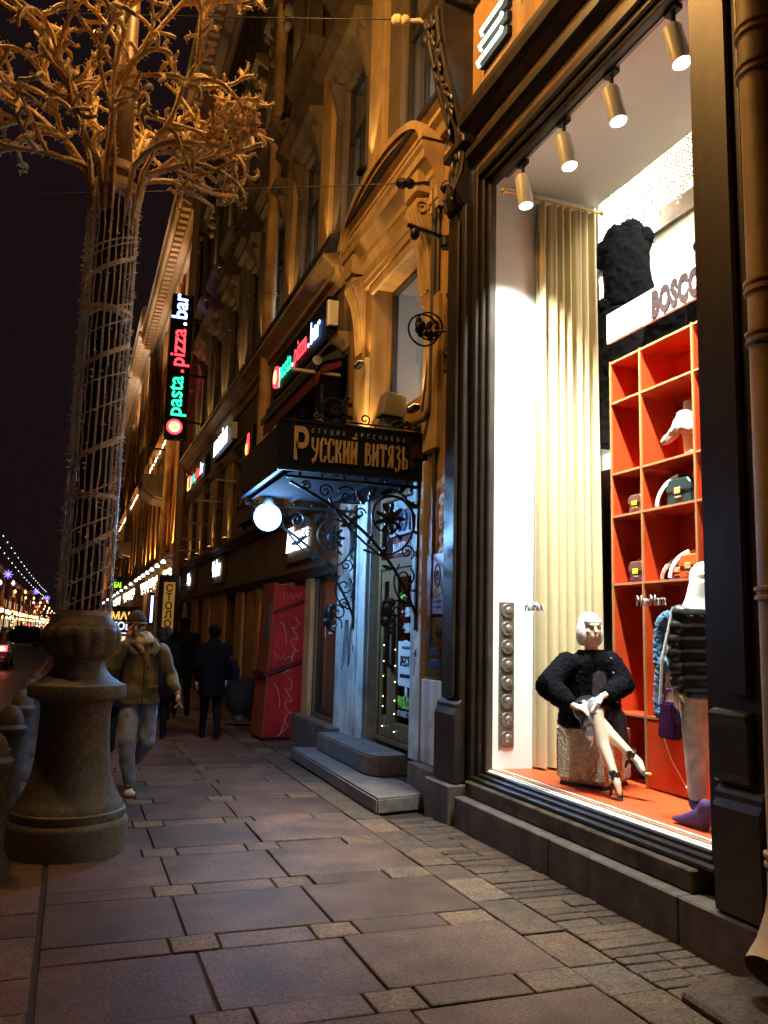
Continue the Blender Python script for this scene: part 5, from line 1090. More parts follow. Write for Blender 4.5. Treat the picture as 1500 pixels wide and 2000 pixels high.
MB().prism([op(-hw,-hw),op(hw,-hw),op(hw,hw),op(-hw,hw)], 2, .505, .955).build('cushion', 'brocade', ot, smooth=True, bevel=.035, seg=3, angle=60); MB().prism([op(-hw+.03,-hw+.03),op(hw-.03,-hw+.03),op(hw-.03,hw-.03),op(-hw+.03,hw-.03)], 2, .478, .506).build('base', 'black', ot)
# ---------------------------------------------------------------- figures
def hand(mb, wrist, d, n, side, s=1.0, curl=.5):
    """palm and five fingers: d pointing direction, n palm normal, side = direction of the thumb"""
    w_, d, n, side = Vector(wrist), Vector(d).normalized(), Vector(n).normalized(), Vector(side).normalized()
    mb.capsule(w_, w_+d*.045*s, .022*s, .026*s); pc = w_+d*.075*s
    for k, (o, L) in enumerate([(-.030,.062),(-.010,.074),(.010,.070),(.028,.055)]):
        a = w_ + d*.045*s + side*(-o)*s*.9; kn = w_ + d*.092*s + side*(-o)*s
        mb.capsule(a, kn, .013*s, .0105*s); e1 = kn + (d*math.cos(curl*.6)+n*math.sin(curl*.6))*L*.5*s; mb.capsule(kn, e1, .0098*s, .0088*s)
        e2 = e1 + (d*math.cos(curl*1.5)+n*math.sin(curl*1.5))*L*.5*s; mb.capsule(e1, e2, .0088*s, .0072*s)
    a = w_+d*.02*s+side*.018*s; b = a+(d*.6+side*.7+n*.3).normalized()*.045*s; c = b+(d*.9+side*.15+n*.4).normalized()*.035*s
    mb.capsule(a, b, .0135*s, .0115*s); mb.capsule(b, c, .0108*s, .0085*s)
def head(mb, c, f, s=1.0, up=(0,0,1)):
    c, f, up = Vector(c), Vector(f).normalized(), Vector(up).normalized(); r = f.cross(up).normalized(); up = r.cross(f)
    rot = Matrix((r, f, up)).transposed()
    P = lambda a, b, z: c + (r*a + f*b + up*z)*s
    mb.ball(P(0,-.015,.02), (.076*s,.096*s,.10*s), 16, 12, rot); mb.ball(P(0,.02,-.045), (.058*s,.07*s,.075*s), 14, 10, rot); mb.ball(P(0,.055,-.092), (.026*s,.026*s,.024*s), 10, 8, rot)
    mb.capsule(P(0,.088,.018), P(0,.112,-.022), .010*s, .016*s); mb.ball(P(0,.078,.034), (.052*s,.02*s,.014*s), 12, 8, rot)
    mb.ball(P(0,.086,-.055), (.024*s,.012*s,.008*s), 10, 6, rot); mb.ball(P(0,.084,-.068), (.021*s,.012*s,.008*s), 10, 6, rot)
    for q in (-1, 1): mb.ball(P(q*.078,-.01,-.008), (.010*s,.022*s,.032*s), 8, 8, rot); mb.ball(P(q*.042,.058,-.02), (.024*s,.022*s,.022*s), 10, 8, rot)
    return P, rot
def loft(mb, rings, n=24):
    """rings: (centre, halfwidth vec, halfdepth vec)"""
    vs = []; fs = []
    for c, u, v in rings:
        c, u, v = Vector(c), Vector(u), Vector(v)
        for k in range(n):
            a = 2*math.pi*k/n; ca_, sa_ = math.cos(a), math.sin(a)
            ca_ = math.copysign(abs(ca_)**.8, ca_); sa_ = math.copysign(abs(sa_)**.8, sa_); vs.append(c+u*ca_+v*sa_)
    for i in range(len(rings)-1):
        for k in range(n): fs.append((i*n+k, i*n+(k+1) % n, (i+1)*n+(k+1) % n, (i+1)*n+k))
    fs += [tuple(range(n))[::-1], tuple(range((len(rings)-1)*n, len(rings)*n))]
    return mb.add(vs, fs)
def chain(mb, *pr):
    for (a, ra), (b, rb_) in zip(pr[:-1], pr[1:]): mb.capsule(a, b, ra, rb_)
    return mb
# the seated mannequin
sm = thing('seated_mannequin', (3.95, 5.85, .48), 'mannequin in a black fur jacket sitting cross-legged on the brocade ottoman', 'mannequin')
hp = Vector((3.96, 5.93, 1.04)); nk = Vector((3.93, 5.86, 1.56)); hd = Vector((3.88, 5.80, 1.70)); fw = Vector((-.15, -1, -.05))
sh1, sh2 = Vector((3.70, 5.87, 1.45)), Vector((4.07, 5.80, 1.46)); lat = (sh2-sh1).normalized(); dep = lat.cross(Vector((0,0,1)))
k1, k2 = Vector((3.70, 5.58, 1.10)), Vector((3.74, 5.53, 1.07)); an1, an2 = Vector((3.92, 5.36, .79)), Vector((3.775, 5.36, .655))
bd = MB(); head(bd, hd, fw, 1.0); chain(bd, (hd-Vector((0,0,.08)), .05), (nk-Vector((0,0,.05)), .055))
loft(bd, [(hp-Vector((0,0,.06)), lat*.15, dep*.12), (hp+Vector((0,0,.12)), lat*.13, dep*.10), (hp+Vector((-.01,-.03,.3)), lat*.15, dep*.11), (nk-Vector((0,0,.09)), lat*.17, dep*.08), (nk-Vector((0,0,.03)), lat*.07, dep*.06)])
el1, wr1 = Vector((3.52, 5.80, 1.22)), Vector((3.60, 5.62, 1.12)); el2, wr2 = Vector((4.08, 5.70, 1.24)), Vector((3.80, 5.54, 1.19))
chain(bd, (sh1, .045), (el1, .036), (wr1, .024)); chain(bd, (sh2, .045), (el2, .036), (wr2, .024))
hand(bd, wr1, (.55,-.55,-.25), (0,-.3,-1), (1,.2,0), .95, .55); hand(bd, wr2, (-.85,-.2,-.55), (0,-.3,-1), (-.1,-1,.2), .95, .5)
chain(bd, (hp+lat*(-.07), .085), (k1, .055), ((k1+an1)/2+Vector((0,.03,0)), .05), (an1, .030)); chain(bd, (hp+lat*.08, .085), (k2, .055), ((k2+an2)/2+Vector((0,.03,0)), .05), (an2, .030))
f1e = an1+Vector((.03,-.10,-.10)); f2e = an2+Vector((.0,-.06,-.125))
chain(bd, (an1, .030), (an1+Vector((.03,-.06,-.05)), .028), (f1e, .022)); chain(bd, (an2, .030), (an2+Vector((0,-.04,-.06)), .028), (f2e, .022))
blob('body', bd, 'mannequin', sm, .0075, 4)
wg = MB(); P_, rt = head(MB(), hd, fw); wg.ball(P_(0,-.025,.035), (.090,.102,.096), 16, 12, rt); wg.ball(P_(-.068,-.015,-.04), (.036,.075,.10), 12, 10, rt); wg.ball(P_(.068,-.015,-.04), (.036,.075,.10), 12, 10, rt); wg.ball(P_(0,-.06,-.05), (.085,.06,.10), 12, 10, rt); wg.ball(P_(0,.05,.055), (.075,.042,.042), 12, 10, rt)
blob('wig', wg, 'wig_white', sm, .009, 2, .003, 60)
jk = MB()
loft(jk, [(hp+Vector((0,.02,-.10)), lat*.25, dep*.19), (hp+Vector((0,0,.05)), lat*.24, dep*.18), (hp+Vector((-.01,-.02,.25)), lat*.225, dep*.165), (nk-Vector((0,0,.12)), lat*.215, dep*.125), (nk-Vector((0,0,.03)), lat*.10, dep*.085)])
chain(jk, (sh1-Vector((0,0,.02)), .085), (el1+Vector((-.03,0,.03)), .095), (el1*.5+wr1*.5, .085), (wr1+(el1-wr1)*.32, .07)); chain(jk, (sh2-Vector((0,0,.02)), .085), (el2+Vector((.03,0,.03)), .09), (el2*.5+wr2*.5, .075), (wr2+(el2-wr2)*.35, .06))
blob('fur_jacket', jk, 'fur_black', sm, .011, 2, .010, 55, fur=True)
for z, o in ((1.47,0),(1.36,.012),(1.25,.02),(1.14,.03)): MB().ball((3.99+o, 5.685-o*.6-.03*(1.5-z), z), .011, 8, 6).build('button', 'steel', sm, smooth=True)
dr = MB(); loft(dr, [(nk-Vector((0,.04,.05)), lat*.05, dep*.04), (nk-Vector((0,.075,.2)), lat*.07, dep*.05), (nk-Vector((.0,.10,.40)), lat*.07, dep*.05)]); blob('blouse', dr, 'blouse', sm, .01, 3)
sk = MB(); chain(sk, (hp, .15), ((hp+k1)/2, .12), (k1+Vector((.01,.05,-.01)), .085)); chain(sk, (hp+lat*.06, .14), ((hp+k2)/2, .12), (k2+Vector((.01,.06,0)), .085)); sk.capsule((3.70,5.60,1.06),(3.72,5.62,.92),.06,.035); sk.capsule((4.02,5.66,1.02),(4.06,5.62,.80),.07,.04)
blob('skirt', sk, 'satin_black', sm, .011, 2, .014, 14)
sv = MB(); sv.capsule((3.73,5.54,1.13),(3.71,5.54,.92),.055,.045); sv.capsule((3.69,5.60,1.05),(3.70,5.58,.88),.04,.012); sv.capsule((3.75,5.56,1.0),(3.71,5.55,.83),.045,.012)
blob('silver_lining', sv, 'silver_cloth', sm, .009, 1, .016, 22)
for (an, fe, hl) in ((an1, f1e, Vector((-.01,.05,-.10))), (an2, f2e, Vector((.0,.05,-.165)))):
    sd = MB(); d = (fe-an).normalized(); toe = fe + d*.02
    loft(sd, [(fe-d*.05, Vector((.030,0,0)), Vector((0,.012,.024))), (fe, Vector((.034,0,0)), Vector((0,.014,.026))), (toe+d*.02, Vector((.022,0,0)), Vector((0,.010,.014)))], 14)
    sd.tube([an+hl*.5, an+hl], [.014,.008], 8); sd.tube([an+hl*.45+Vector((0,.0,0)), an+Vector((0,.0,-.055)), fe+Vector((0,.0,-.028))], .012, 6)
    for q in range(2): sd.tube(spiral(an+Vector((0,-.005,.0+.02*q)), .036, .036, 0, 6.3, (1,0,.2), (0,1,.2), 14), .006, 5)
    sd.ball(an+Vector((-.03,-.03,.02)), (.03,.01,.012)).ball(an+Vector((-.035,-.03,-.01)), (.012,.01,.035)).ball(an+Vector((.0,-.04,-.012)), (.012,.01,.03))
    sd.build('sandal', 'black', sm, smooth=True)
MB().ball(f1e+Vector((.03,-.02,-.022)), (.028,.03,.012)).build('insole', 'sole_yellow', sm, smooth=True)
# standing mannequin, mostly hidden by the window frame
s2 = thing('standing_mannequin', (3.92, 4.55, .48), 'standing mannequin in quilted black jacket and floral jeans at the window frame', 'mannequin')
bx, by = 3.92, 4.52; bd = MB(); hd2 = Vector((bx,by,2.02)); head(bd, hd2, (-.6,-.8,0)); u, v = Vector((.9,-.42,0)), Vector((.42,.9,0))
chain(bd, (hd2-Vector((0,0,.08)), .05), (Vector((bx,by,1.86)), .055)); loft(bd, [(Vector((bx,by,1.28)), u*.15, v*.11), (Vector((bx,by,1.45)), u*.12, v*.09), (Vector((bx,by,1.7)), u*.15, v*.10), (Vector((bx,by,1.84)), u*.16, v*.07), (Vector((bx,by,1.88)), u*.06, v*.05)])
c0 = Vector((bx,by,0)); chain(bd, (c0-u*.18+Vector((0,0,1.80)), .045), (c0-u*.23+Vector((0,0,1.55)), .036), (c0-u*.21+Vector((0,0,1.32)), .024)); chain(bd, (c0+u*.18+Vector((0,0,1.80)), .045), (c0+u*.23+Vector((0,0,1.55)), .036), (c0+u*.21+Vector((0,0,1.32)), .024)); hand(bd, c0-u*.21+Vector((0,0,1.31)), (0,0,-1), (.8,-.3,0), (-.3,-.9,0)); hand(bd, c0+u*.21+Vector((0,0,1.31)), (0,0,-1), (-.8,.3,0), (-.3,-.9,0))
for q in (-1, 1): chain(bd, (c0+u*.08*q+Vector((0,0,1.26)), .085), (c0+u*.09*q+Vector((0,0,.95)), .055), (c0+u*.09*q+Vector((0,0,.62)), .035)); chain(bd, (c0+u*.09*q+Vector((0,0,.60)), .03), (c0+u*.09*q-v*.14+Vector((0,0,.52)), .025))
blob('body', bd, 'mannequin', s2, .009, 4)
wg = MB(); wg.ball(hd2+Vector((.01,.02,.02)), (.10,.11,.11), 14, 10); loft(wg, [(hd2-Vector((0,0,.24)), u*.19, v*.15), (hd2-Vector((0,0,.12)), u*.13, v*.12), (hd2, u*.10, v*.11)]); blob('wig', wg, 'wig_white', s2, .01, 2)
jk = MB()
for k in range(7): z = 1.30+.082*k; loft(jk, [(c0+Vector((0,0,z-.045)), u*.175, v*.135), (c0+Vector((0,0,z)), u*.190, v*.148), (c0+Vector((0,0,z+.045)), u*.175, v*.135)])
for q in (-1, 1):
    for k in range(6): t = k/5; jk.ball(c0+u*q*(.175+.035*math.sin(t*2.6))+Vector((0,0,1.80-.44*t)), (.062,.062,.060), 12, 8)
blob('quilted_jacket', jk, 'quilt', s2, .010, 1)
tr_ = MB()
for q in (-1, 1): chain(tr_, (c0+u*.075*q+Vector((0,0,1.28)), .115), (c0+u*.085*q+Vector((0,0,.98)), .085), (c0+u*.09*q+Vector((0,0,.66)), .062))
blob('floral_jeans', tr_, 'jeans_floral', s2, .011, 2, .004, 16)
for q in (-1, 1): MB().capsule(c0+u*.09*q+Vector((0,.02,.60)), c0+u*.09*q-v*.15+Vector((0,0,.515)), .045, .03).build('shoe', 'violet_suede', s2, smooth=True)
MB().tube([c0-u*.20+Vector((-.02,0,1.84)), c0-u*.27+Vector((-.03,0,1.5)), c0-u*.29+Vector((-.03,0,1.22))], .010, 6).build('strap', 'white_plain', s2)
hb = thing('purple_handbag', (3.80, 4.70, .95), 'dark purple handbag hanging from the standing mannequin', 'handbag')
MB().prism([(4.62,.98),(4.80,.98),(4.77,1.22),(4.65,1.22)], 0, 3.72, 3.80).build('body', 'purple', hb, bevel=.015, seg=2); MB().tube(bez((3.76,4.66,1.22),(3.76,4.66,1.33),(3.76,4.76,1.33),(3.76,4.76,1.22)), .008, 6).build('handle', 'purple', hb, smooth=True)
bt = thing('violet_boot', (3.72, 4.42, .48), 'dark violet pointed boot standing on the orange floor at the frame', 'boot')
mb = MB(); loft(mb, [((3.70,4.60,.50), (.03,0,0), (0,.02,.012)), ((3.71,4.52,.515), (.042,0,0), (0,.01,.03)), ((3.72,4.42,.54), (.045,0,0), (0,.02,.05)), ((3.72,4.36,.56), (.04,0,0), (0,.03,.06))]); mb.capsule((3.72,4.37,.56),(3.72,4.34,.62),.05,.052); mb.tube([(3.72,4.34,.52),(3.72,4.35,.48)], .014, 8); blob('upper', mb, 'violet_suede', bt, .008, 2)
# blue fur vest on the orange panel
vs_ = thing('fur_trimmed_vest', (4.28, 5.2, 1.05), 'patterned vest with thick blue fur trim hung on the orange panel', 'vest')
mb = MB(); loft(mb, [((4.265,5.22,1.10), (0,.20,0), (.03,0,0)), ((4.265,5.22,1.35), (0,.19,0), (.035,0,0)), ((4.265,5.22,1.60), (0,.19,0), (.035,0,0)), ((4.27,5.22,1.78), (0,.15,0), (.03,0,0))]); blob('cloth', mb, 'paisley', vs_, .01, 2)
mb = MB()
for pts in ([(5.42,1.08),(5.42,1.22),(5.40,1.40)], [(5.40,1.08),(5.22,1.06),(5.04,1.07)], [(5.41,1.44),(5.30,1.46),(5.10,1.45)], [(5.42,1.45),(5.42,1.60),(5.38,1.76),(5.30,1.80)]):
    for p, q in zip(pts[:-1], pts[1:]): mb.capsule((4.245,p[0],p[1]), (4.245,q[0],q[1]), .050, .050)
blob('fur_trim', mb, 'fur_blue', vs_, .010, 1, .012, 60, fur=True)
# dark coats hanging in the shop behind
def coat_at(c, dirv, rows, m, label, name, hood=None, sleeves=True):
    c = Vector(c); l = Vector((dirv[0], dirv[1], 0)).normalized(); d = Vector((-l.y, l.x, 0)); t = thing(name, c, label, 'coat'); mb = MB()
    loft(mb, [(c+Vector((0,0,z))+l*o, l*w_, d*.13) for z, w_, o in rows]); blob('cloth', mb, m, t, .016, 2, .012, 18)
    if hood:
        mb = MB()
        for (o, z, r) in hood: mb.ball(c+l*o+Vector((0,0,z)), (r, r, r*1.1), 12, 10)
        blob('fur_collar', mb, 'fur_black', t, .016, 1, .022, 45, fur=True)
    MB().tube([c+Vector((0,0,rows[-1][0])), c+Vector((0,0,rows[-1][0]+.12)), c+l*.03+Vector((0,0,rows[-1][0]+.16))], .006, 5).build('hanger_hook', 'steel', t)
    return t
coat_at((4.92, 6.68, 4.85), (.77,-.63), [(0,.27,.03),(.2,.24,.02),(.45,.23,0),(.68,.24,0),(.80,.2,0)], 'coat_black', 'black fur-hooded vest hanging highest in the shop behind the band', 'hanging_vest', hood=[(-.18,.62,.11),(-.08,.74,.13),(.05,.78,.13),(.16,.72,.11),(-.22,.52,.08)])
coat_at((4.80, 6.70, 3.45), (.77,-.63), [(0,.30,.02),(.4,.28,.02),(.8,.26,.02),(1.15,.26,.03),(1.3,.22,.04),(1.38,.12,.05)], 'coat_charcoal', 'long black fur-collared coat hanging behind the left end of the band', 'hanging_coat', hood=[(-.20,1.32,.10),(-.12,1.40,.09),(-.26,1.26,.08)])
coat_at((5.0, 5.55, 3.4), (.77,-.63), [(0,.30,0),(.4,.28,0),(.9,.26,0),(1.2,.22,0)], 'coat_black', 'third dark garment hanging right behind the last BOSCO letters', 'hanging_coat')
coat_at((5.05, 6.1, 3.4), (.77,-.63), [(0,.36,0),(.4,.34,0),(.9,.32,0),(1.25,.26,0)], 'coat_black', 'second dark garment hanging behind the BOSCO lettering', 'hanging_coat')
hr = thing('garment_rail', (5.2, 7.2, 5.0), 'bent brass garment rail hanging behind the curtain edge', 'rail')
MB().tube([(5.0,7.05,6.3),(5.0,7.05,5.55),(5.01,7.03,5.47),(5.06,6.95,5.43),(5.2,6.7,5.43)], .018, 8).build('tube', 'brass', hr, smooth=True)
cp = thing('knit_cap', (5.4, 6.2, 5.1), 'dark ribbed cap lying on a glass shelf in the shop behind', 'cap'); mb = MB(); mb.ball((5.45,6.05,5.42),(.12,.12,.12),14,10); mb.capsule((5.38,6.15,5.36),(5.5,5.95,5.36),.07,.07); blob('crown', mb, 'coat_charcoal', cp, .012, 2); MB().add([(5.3,5.6,5.27),(5.65,5.6,5.27),(5.65,6.6,5.27),(5.3,6.6,5.27)], [(0,1,2,3)]).build('shelf', 'win_glass', cp)
ch = thing('bead_chandelier', (5.35, 6.6, 6.0), 'glittering chandelier of hanging bead strings inside the shop', 'chandelier')
B(5.25, 5.55, 5.5, 7.6, 6.76, 6.8).build('tray', 'brass', ch); mb = MB(); mb2 = MB()
for i in range(44):
    for j in range(3):
        x, y = 5.29+.11*j, 5.55+.046*i; L = 15+((i*7+j*3) % 6)
        for k in range(L): (mb if (i+j+k) % 4 else mb2).ball((x, y, 6.74-.036*k), .0135, 5, 3)
tag(mb.build('crystal_beads', 'steel', ch), kind='stuff'); tag(mb2.build('lit_beads', 'e_bead', ch), kind='stuff')
light('chandelier_light', 'POINT', (5.15, 7.0, 6.4), 60, (1,.88,.65), ch, .3)
wb = thing('white_wand', (4.1, 4.7, .48), 'thin white twig leaning on the orange base panel', 'twig')
MB().tube([(3.72,4.20,.49),(3.86,4.47,.52),(4.27,5.19,.58),(4.27,5.34,.74),(4.27,5.44,.92)], .0055, 5).build('stem', 'white_plain', wb)

# ================================================================== people
def walker(label, x, y, H, fx, coat, trous, hair, stride=.18, lean=0, coat_z=.42, hat=None, w_=1.0, boots='trouser_dark', heads=True, bagside=0, hood=False):
    """a pedestrian seen from behind, walking away along +Y"""
    s = H/1.75; o = Vector((x, y, 0)); t = thing('person', (x, y, 0), label, 'person', 'pedestrians walking away')
    def J(a, b, c): return o + Vector((a*s, b*s, c*s))
    bd = MB(); hc = J(0,.02,1.62); head(bd, hc, (0,1,0), s); chain(bd, (hc-Vector((0,0,.09*s)), .052*s), (J(0,0,1.46), .06*s))
    ux, vy = Vector((1,0,0))*s, Vector((0,1,0))*s
    loft(bd, [(J(0,0,.86), ux*.15, vy*.11), (J(0,0,1.05), ux*.13, vy*.10), (J(0,0,1.28), ux*.155, vy*.11), (J(0,0,1.42), ux*.16, vy*.09), (J(0,0,1.48), ux*.06, vy*.05)])
    L1 = [J(-.09,0,.88), J(-.09,.10,.50), J(-.085,.02+stride,.10)]; L2 = [J(.09,0,.88), J(.09,.02,.48), J(.085,-stride*.9,.13)]
    for L in (L1, L2): chain(bd, (L[0], .085*s), (L[1], .058*s), (L[2], .036*s)); chain(bd, (L[2]-Vector((0,.03,.05))*s, .035*s), (L[2]+Vector((0,.13,-.06))*s, .03*s))
    A1 = [J(-.20,0,1.40), J(-.25,-.06,1.13), J(-.23,.08,.88)]; A2 = [J(.20,0,1.40), J(.25,.0,1.13), J(.23,.12,.90)]
    for A_ in (A1, A2): chain(bd, (A_[0], .05*s), (A_[1], .04*s), (A_[2], .028*s))
    hand(bd, A1[2], (0,.2,-1), (1,0,0), (0,1,0), s); hand(bd, A2[2], (0,.2,-1), (-1,0,0), (0,1,0), s)
    blob('body', bd, 'skin', t, .012, 3)
    ct = MB(); q = w_
    loft(ct, [(J(0,0,coat_z), ux*.215*q, vy*.165), (J(0,0,.75), ux*.205*q, vy*.16), (J(0,0,1.02), ux*.185*q, vy*.145), (J(0,0,1.28), ux*.205*q, vy*.15), (J(0,0,1.42), ux*.19*q, vy*.12), (J(0,0,1.50), ux*.085, vy*.08)])
    for A_ in (A1, A2): chain(ct, (A_[0], .082*s), (A_[1], .07*s), (A_[2]+Vector((0,0,.03)), .05*s))
    ct.tube([J(0,.02,1.46), J(0,.02,1.54)], [.10*s,.085*s], 16)
    if hood: ct.ball(J(0,-.09,1.47), (.12*s,.09*s,.09*s))
    blob('coat', ct, coat, t, .014, 3, .007, 12)
    tb = MB()
    for L in (L1, L2): chain(tb, (L[0], .10*s), (L[1], .068*s), (L[2]+Vector((0,0,.02)), .05*s))
    blob('trousers', tb, trous, t, .013, 2, .004, 18)
    for L in (L1, L2): sb = MB(); chain(sb, (L[2]+Vector((0,0,.05))*s, .05*s), (L[2]-Vector((0,.02,.055))*s, .045*s)); chain(sb, (L[2]-Vector((0,.03,.06))*s, .042*s), (L[2]+Vector((0,.15,-.065))*s, .036*s)); blob('shoe', sb, boots, t, .010, 2)
    hb_ = MB(); hb_.ball(hc+Vector((0,-.02,.03))*s, (.098*s,.112*s,.112*s), 16, 12)
    if hat: hb_.ball(hc+Vector((0,-.01,.05))*s, (.105*s,.118*s,.09*s)); blob('hat', hb_, hat, t, .011, 2)
    else: hb_.ball(hc+Vector((0,-.06,-.05))*s, (.085*s,.07*s,.10*s)); blob('hair', hb_, hair, t, .011, 2, .006, 40)
    if bagside:
        g = thing('shoulder_bag', J(bagside*.30,0,.95), 'dark shoulder bag hanging at the side of the woman in black', 'bag'); mb = MB(); loft(mb, [(J(bagside*.33,-.02,.90), ux*.06, vy*.16), (J(bagside*.34,-.02,1.05), ux*.075, vy*.17), (J(bagside*.30,-.02,1.22), ux*.04, vy*.12)]); blob('pouch', mb, 'coat_navy', g, .012, 2)
        MB().tube([J(bagside*.28,.08,1.2), J(bagside*.21,.04,1.44), J(bagside*.27,-.12,1.2)], .010, 6).build('strap', 'black', g)
    # feet on the ground
    return t
walker('woman in a long black coat with slim legs walking away past the red cabinet', 2.05, 12.95, 1.68, 0, 'coat_black', 'trouser_dark', 'hair_dark', .20, coat_z=.66, w_=.98, bagside=1, hat='coat_black')
walker('tall person in a dark jacket walking away beside the woman in black', 2.02, 16.3, 1.82, 0, 'coat_black', 'trouser_dark', 'hair_dark', .22, coat_z=.80, hat='coat_black')
walker('person in a dark coat and wide trousers right behind the man on the phone', 1.30, 13.15, 1.62, 0, 'coat_black', 'trouser_dark', 'hair_dark', .10, coat_z=.62, w_=1.05, hood=True)
walker('person with a blue-grey cap glimpsed between the other pedestrians', 1.62, 15.6, 1.63, 0, 'coat_navy', 'trouser_dark', 'hair_dark', .15, coat_z=.6, hat='hat_bluegrey')
walker('dark figure half hidden between the pedestal and the man on the phone', 0.52, 11.8, 1.66, 0, 'coat_charcoal', 'trouser_dark', 'hair_dark', .15, coat_z=.6)
# the man on the phone, walking towards us
mo = Vector((.695, 8.98, 0)); mn = thing('person', mo, 'man in olive jacket, beanie and jeans talking on a phone', 'person')
def J(a, b, c): return mo + Vector((a, b, c))
bd = MB(); hc = J(-.075,-.06,1.625); fdir = Vector((-.10,-1,-.12)); Pm, rtm = head(bd, hc, fdir, 1.0); chain(bd, (hc-Vector((0,-.01,.09)), .055), (J(0,0,1.45), .062)); ux, vy = Vector((1,0,0)), Vector((0,1,0))
loft(bd, [(J(0,0,.86), ux*.16, vy*.11), (J(0,0,1.05), ux*.15, vy*.10), (J(0,0,1.28), ux*.17, vy*.11), (J(0,0,1.42), ux*.17, vy*.09), (J(0,0,1.48), ux*.06, vy*.05)])
L1 = [J(-.08,0,.88), J(-.10,-.14,.50), J(-.05,-.14,.11)]; L2 = [J(.09,0,.88), J(.10,-.02,.48), J(-.02,.30,.20)]
for L in (L1, L2): chain(bd, (L[0], .085), (L[1], .058), (L[2], .036))
chain(bd, (L1[2]+Vector((0,.03,-.05)), .035), (L1[2]+Vector((0,-.14,-.07)), .03)); chain(bd, (L2[2]+Vector((0,.04,-.05)), .035), (L2[2]+Vector((0,-.10,-.12)), .03))
A1 = [J(-.19,0,1.40), J(-.29,-.12,1.23), J(-.155,-.19,1.49)]; A2 = [J(.20,0,1.40), J(.29,.02,1.14), J(.37,-.10,.97)]
for A_ in (A1, A2): chain(bd, (A_[0], .05), (A_[1], .042), (A_[2], .029))
hand(bd, A1[2], (-.02,.15,1), (.9,.3,.1), (.1,-1,.2), 1.0, .75); hand(bd, A2[2], (.12,-.25,-1), (-1,0,-.2), (-.1,-1,0), 1.0, .8)
blob('body', bd, 'skin', mn, .0065, 3)
for q in (-1, 1): MB().ball(Pm(q*.032,.083,.008), (.014,.010,.009), 8, 6, rtm).build('eye', 'black', mn, smooth=True)
ct = MB(); loft(ct, [(J(0,0,.86), ux*.215, vy*.155), (J(0,0,1.0), ux*.205, vy*.15), (J(0,0,1.2), ux*.20, vy*.15), (J(0,0,1.36), ux*.215, vy*.14), (J(0,0,1.44), ux*.17, vy*.11), (J(0,0,1.50), ux*.10, vy*.09)])
for A_ in (A1, A2): chain(ct, (A_[0]-Vector((0,0,.02)), .085), (A_[1], .074), (A_[2]+(A_[1]-A_[2])*.22, .055))
blob('jacket', ct, 'olive_wool', mn, .010, 2, .013, 10)
MB().tube([J(.02,-.165,.86), J(.025,-.163,1.1), J(.02,-.158,1.3)], .006, 5).build('front_seam', 'beanie_wool', mn)
for z in (.98, 1.10, 1.22): MB().ball(J(.055,-.160,z), .011, 8, 5).build('button', 'beanie_wool', mn, smooth=True)
mb = MB(); mb.prism([(mo.x+.06,1.02),(mo.x+.17,1.03),(mo.x+.17,1.05),(mo.x+.06,1.04)], 1, mo.y-.172, mo.y-.12); mb.build('pocket_flap', 'olive_wool', mn)
mb = MB(); chain(mb, (J(-.10,-.05,1.50), .04), (J(-.15,-.12,1.42), .035), (J(-.08,-.16,1.36), .03)); chain(mb, (J(.08,-.03,1.50), .04), (J(.14,-.12,1.42), .035), (J(.10,-.16,1.36), .03)); blob('collar', mb, 'olive_wool', mn, .01, 2)
tb = MB(); chain(tb, (L1[0], .105), (L1[1], .085), ((L1[1]+L1[2])/2, .075), (L1[2]+Vector((0,0,.03)), .064)); chain(tb, (L2[0], .105), (L2[1], .085), ((L2[1]+L2[2])/2, .075), (L2[2]+Vector((0,0,.03)), .064)); blob('jeans', tb, 'jeans', mn, .010, 2, .013, 12)
for L, e in ((L1, Vector((0,-.15,-.075))), (L2, Vector((0,-.10,-.13)))):
    sb = MB(); chain(sb, (L[2]+Vector((0,.01,.03)), .05), (L[2]+Vector((0,.03,-.06)), .045)); chain(sb, (L[2]+Vector((0,.03,-.065)), .042), (L[2]+e, .042)); sb.capsule(L[2]+e+Vector((-.02,0,0)), L[2]+e+Vector((.02,0,0)), .036, .036); so = blob('shoe', sb, 'shoe_white', mn, .008, 2)
    mb = MB(); c = L[2]*.45+(L[2]+e)*.55+Vector((0,-.0,.028))
    for k in range(3): mb.capsule(c+Vector((-.022,.03-.03*k,.006-.006*k)), c+Vector((.022,.03-.03*k,.006-.006*k)), .011, .011, 8)
    mb.build('lace_panel', 'shoe_brown', so, smooth=True)
hb_ = MB(); hb_.ball(Pm(0,-.02,.062), (.097,.113,.092), 16, 12, rtm); hb_.ball(Pm(0,-.055,.10), (.075,.085,.06), 14, 10, rtm); hb_.ball(Pm(0,-.01,.038), (.096,.112,.035), 16, 8, rtm); blob('beanie', hb_, 'beanie_wool', mn, .009, 2, .003, 70)
cf = [Pm(.098*math.cos(a), -.01+.112*math.sin(a), .030+.012*math.sin(a)) for a in [i*6.2832/24 for i in range(25)]]; MB().tube(cf, .010, 8, flat=None).build('beanie_cuff', 'olive_wool', mn, smooth=True)
sc_ = MB()
for k, (z, r) in enumerate(((1.535,.085),(1.505,.10),(1.475,.115))): sc_.tube([J(-.03,-.03,z)+Vector((r*math.cos(a), r*.9*math.sin(a), .012*math.sin(2*a+k))) for a in [i*6.2832/18 for i in range(19)]], .034, 8)
sc_.capsule(J(-.05,-.13,1.47), J(-.01,-.15,1.38), .04, .03); blob('scarf', sc_, 'beige_knit', mn, .010, 1, .008, 30)
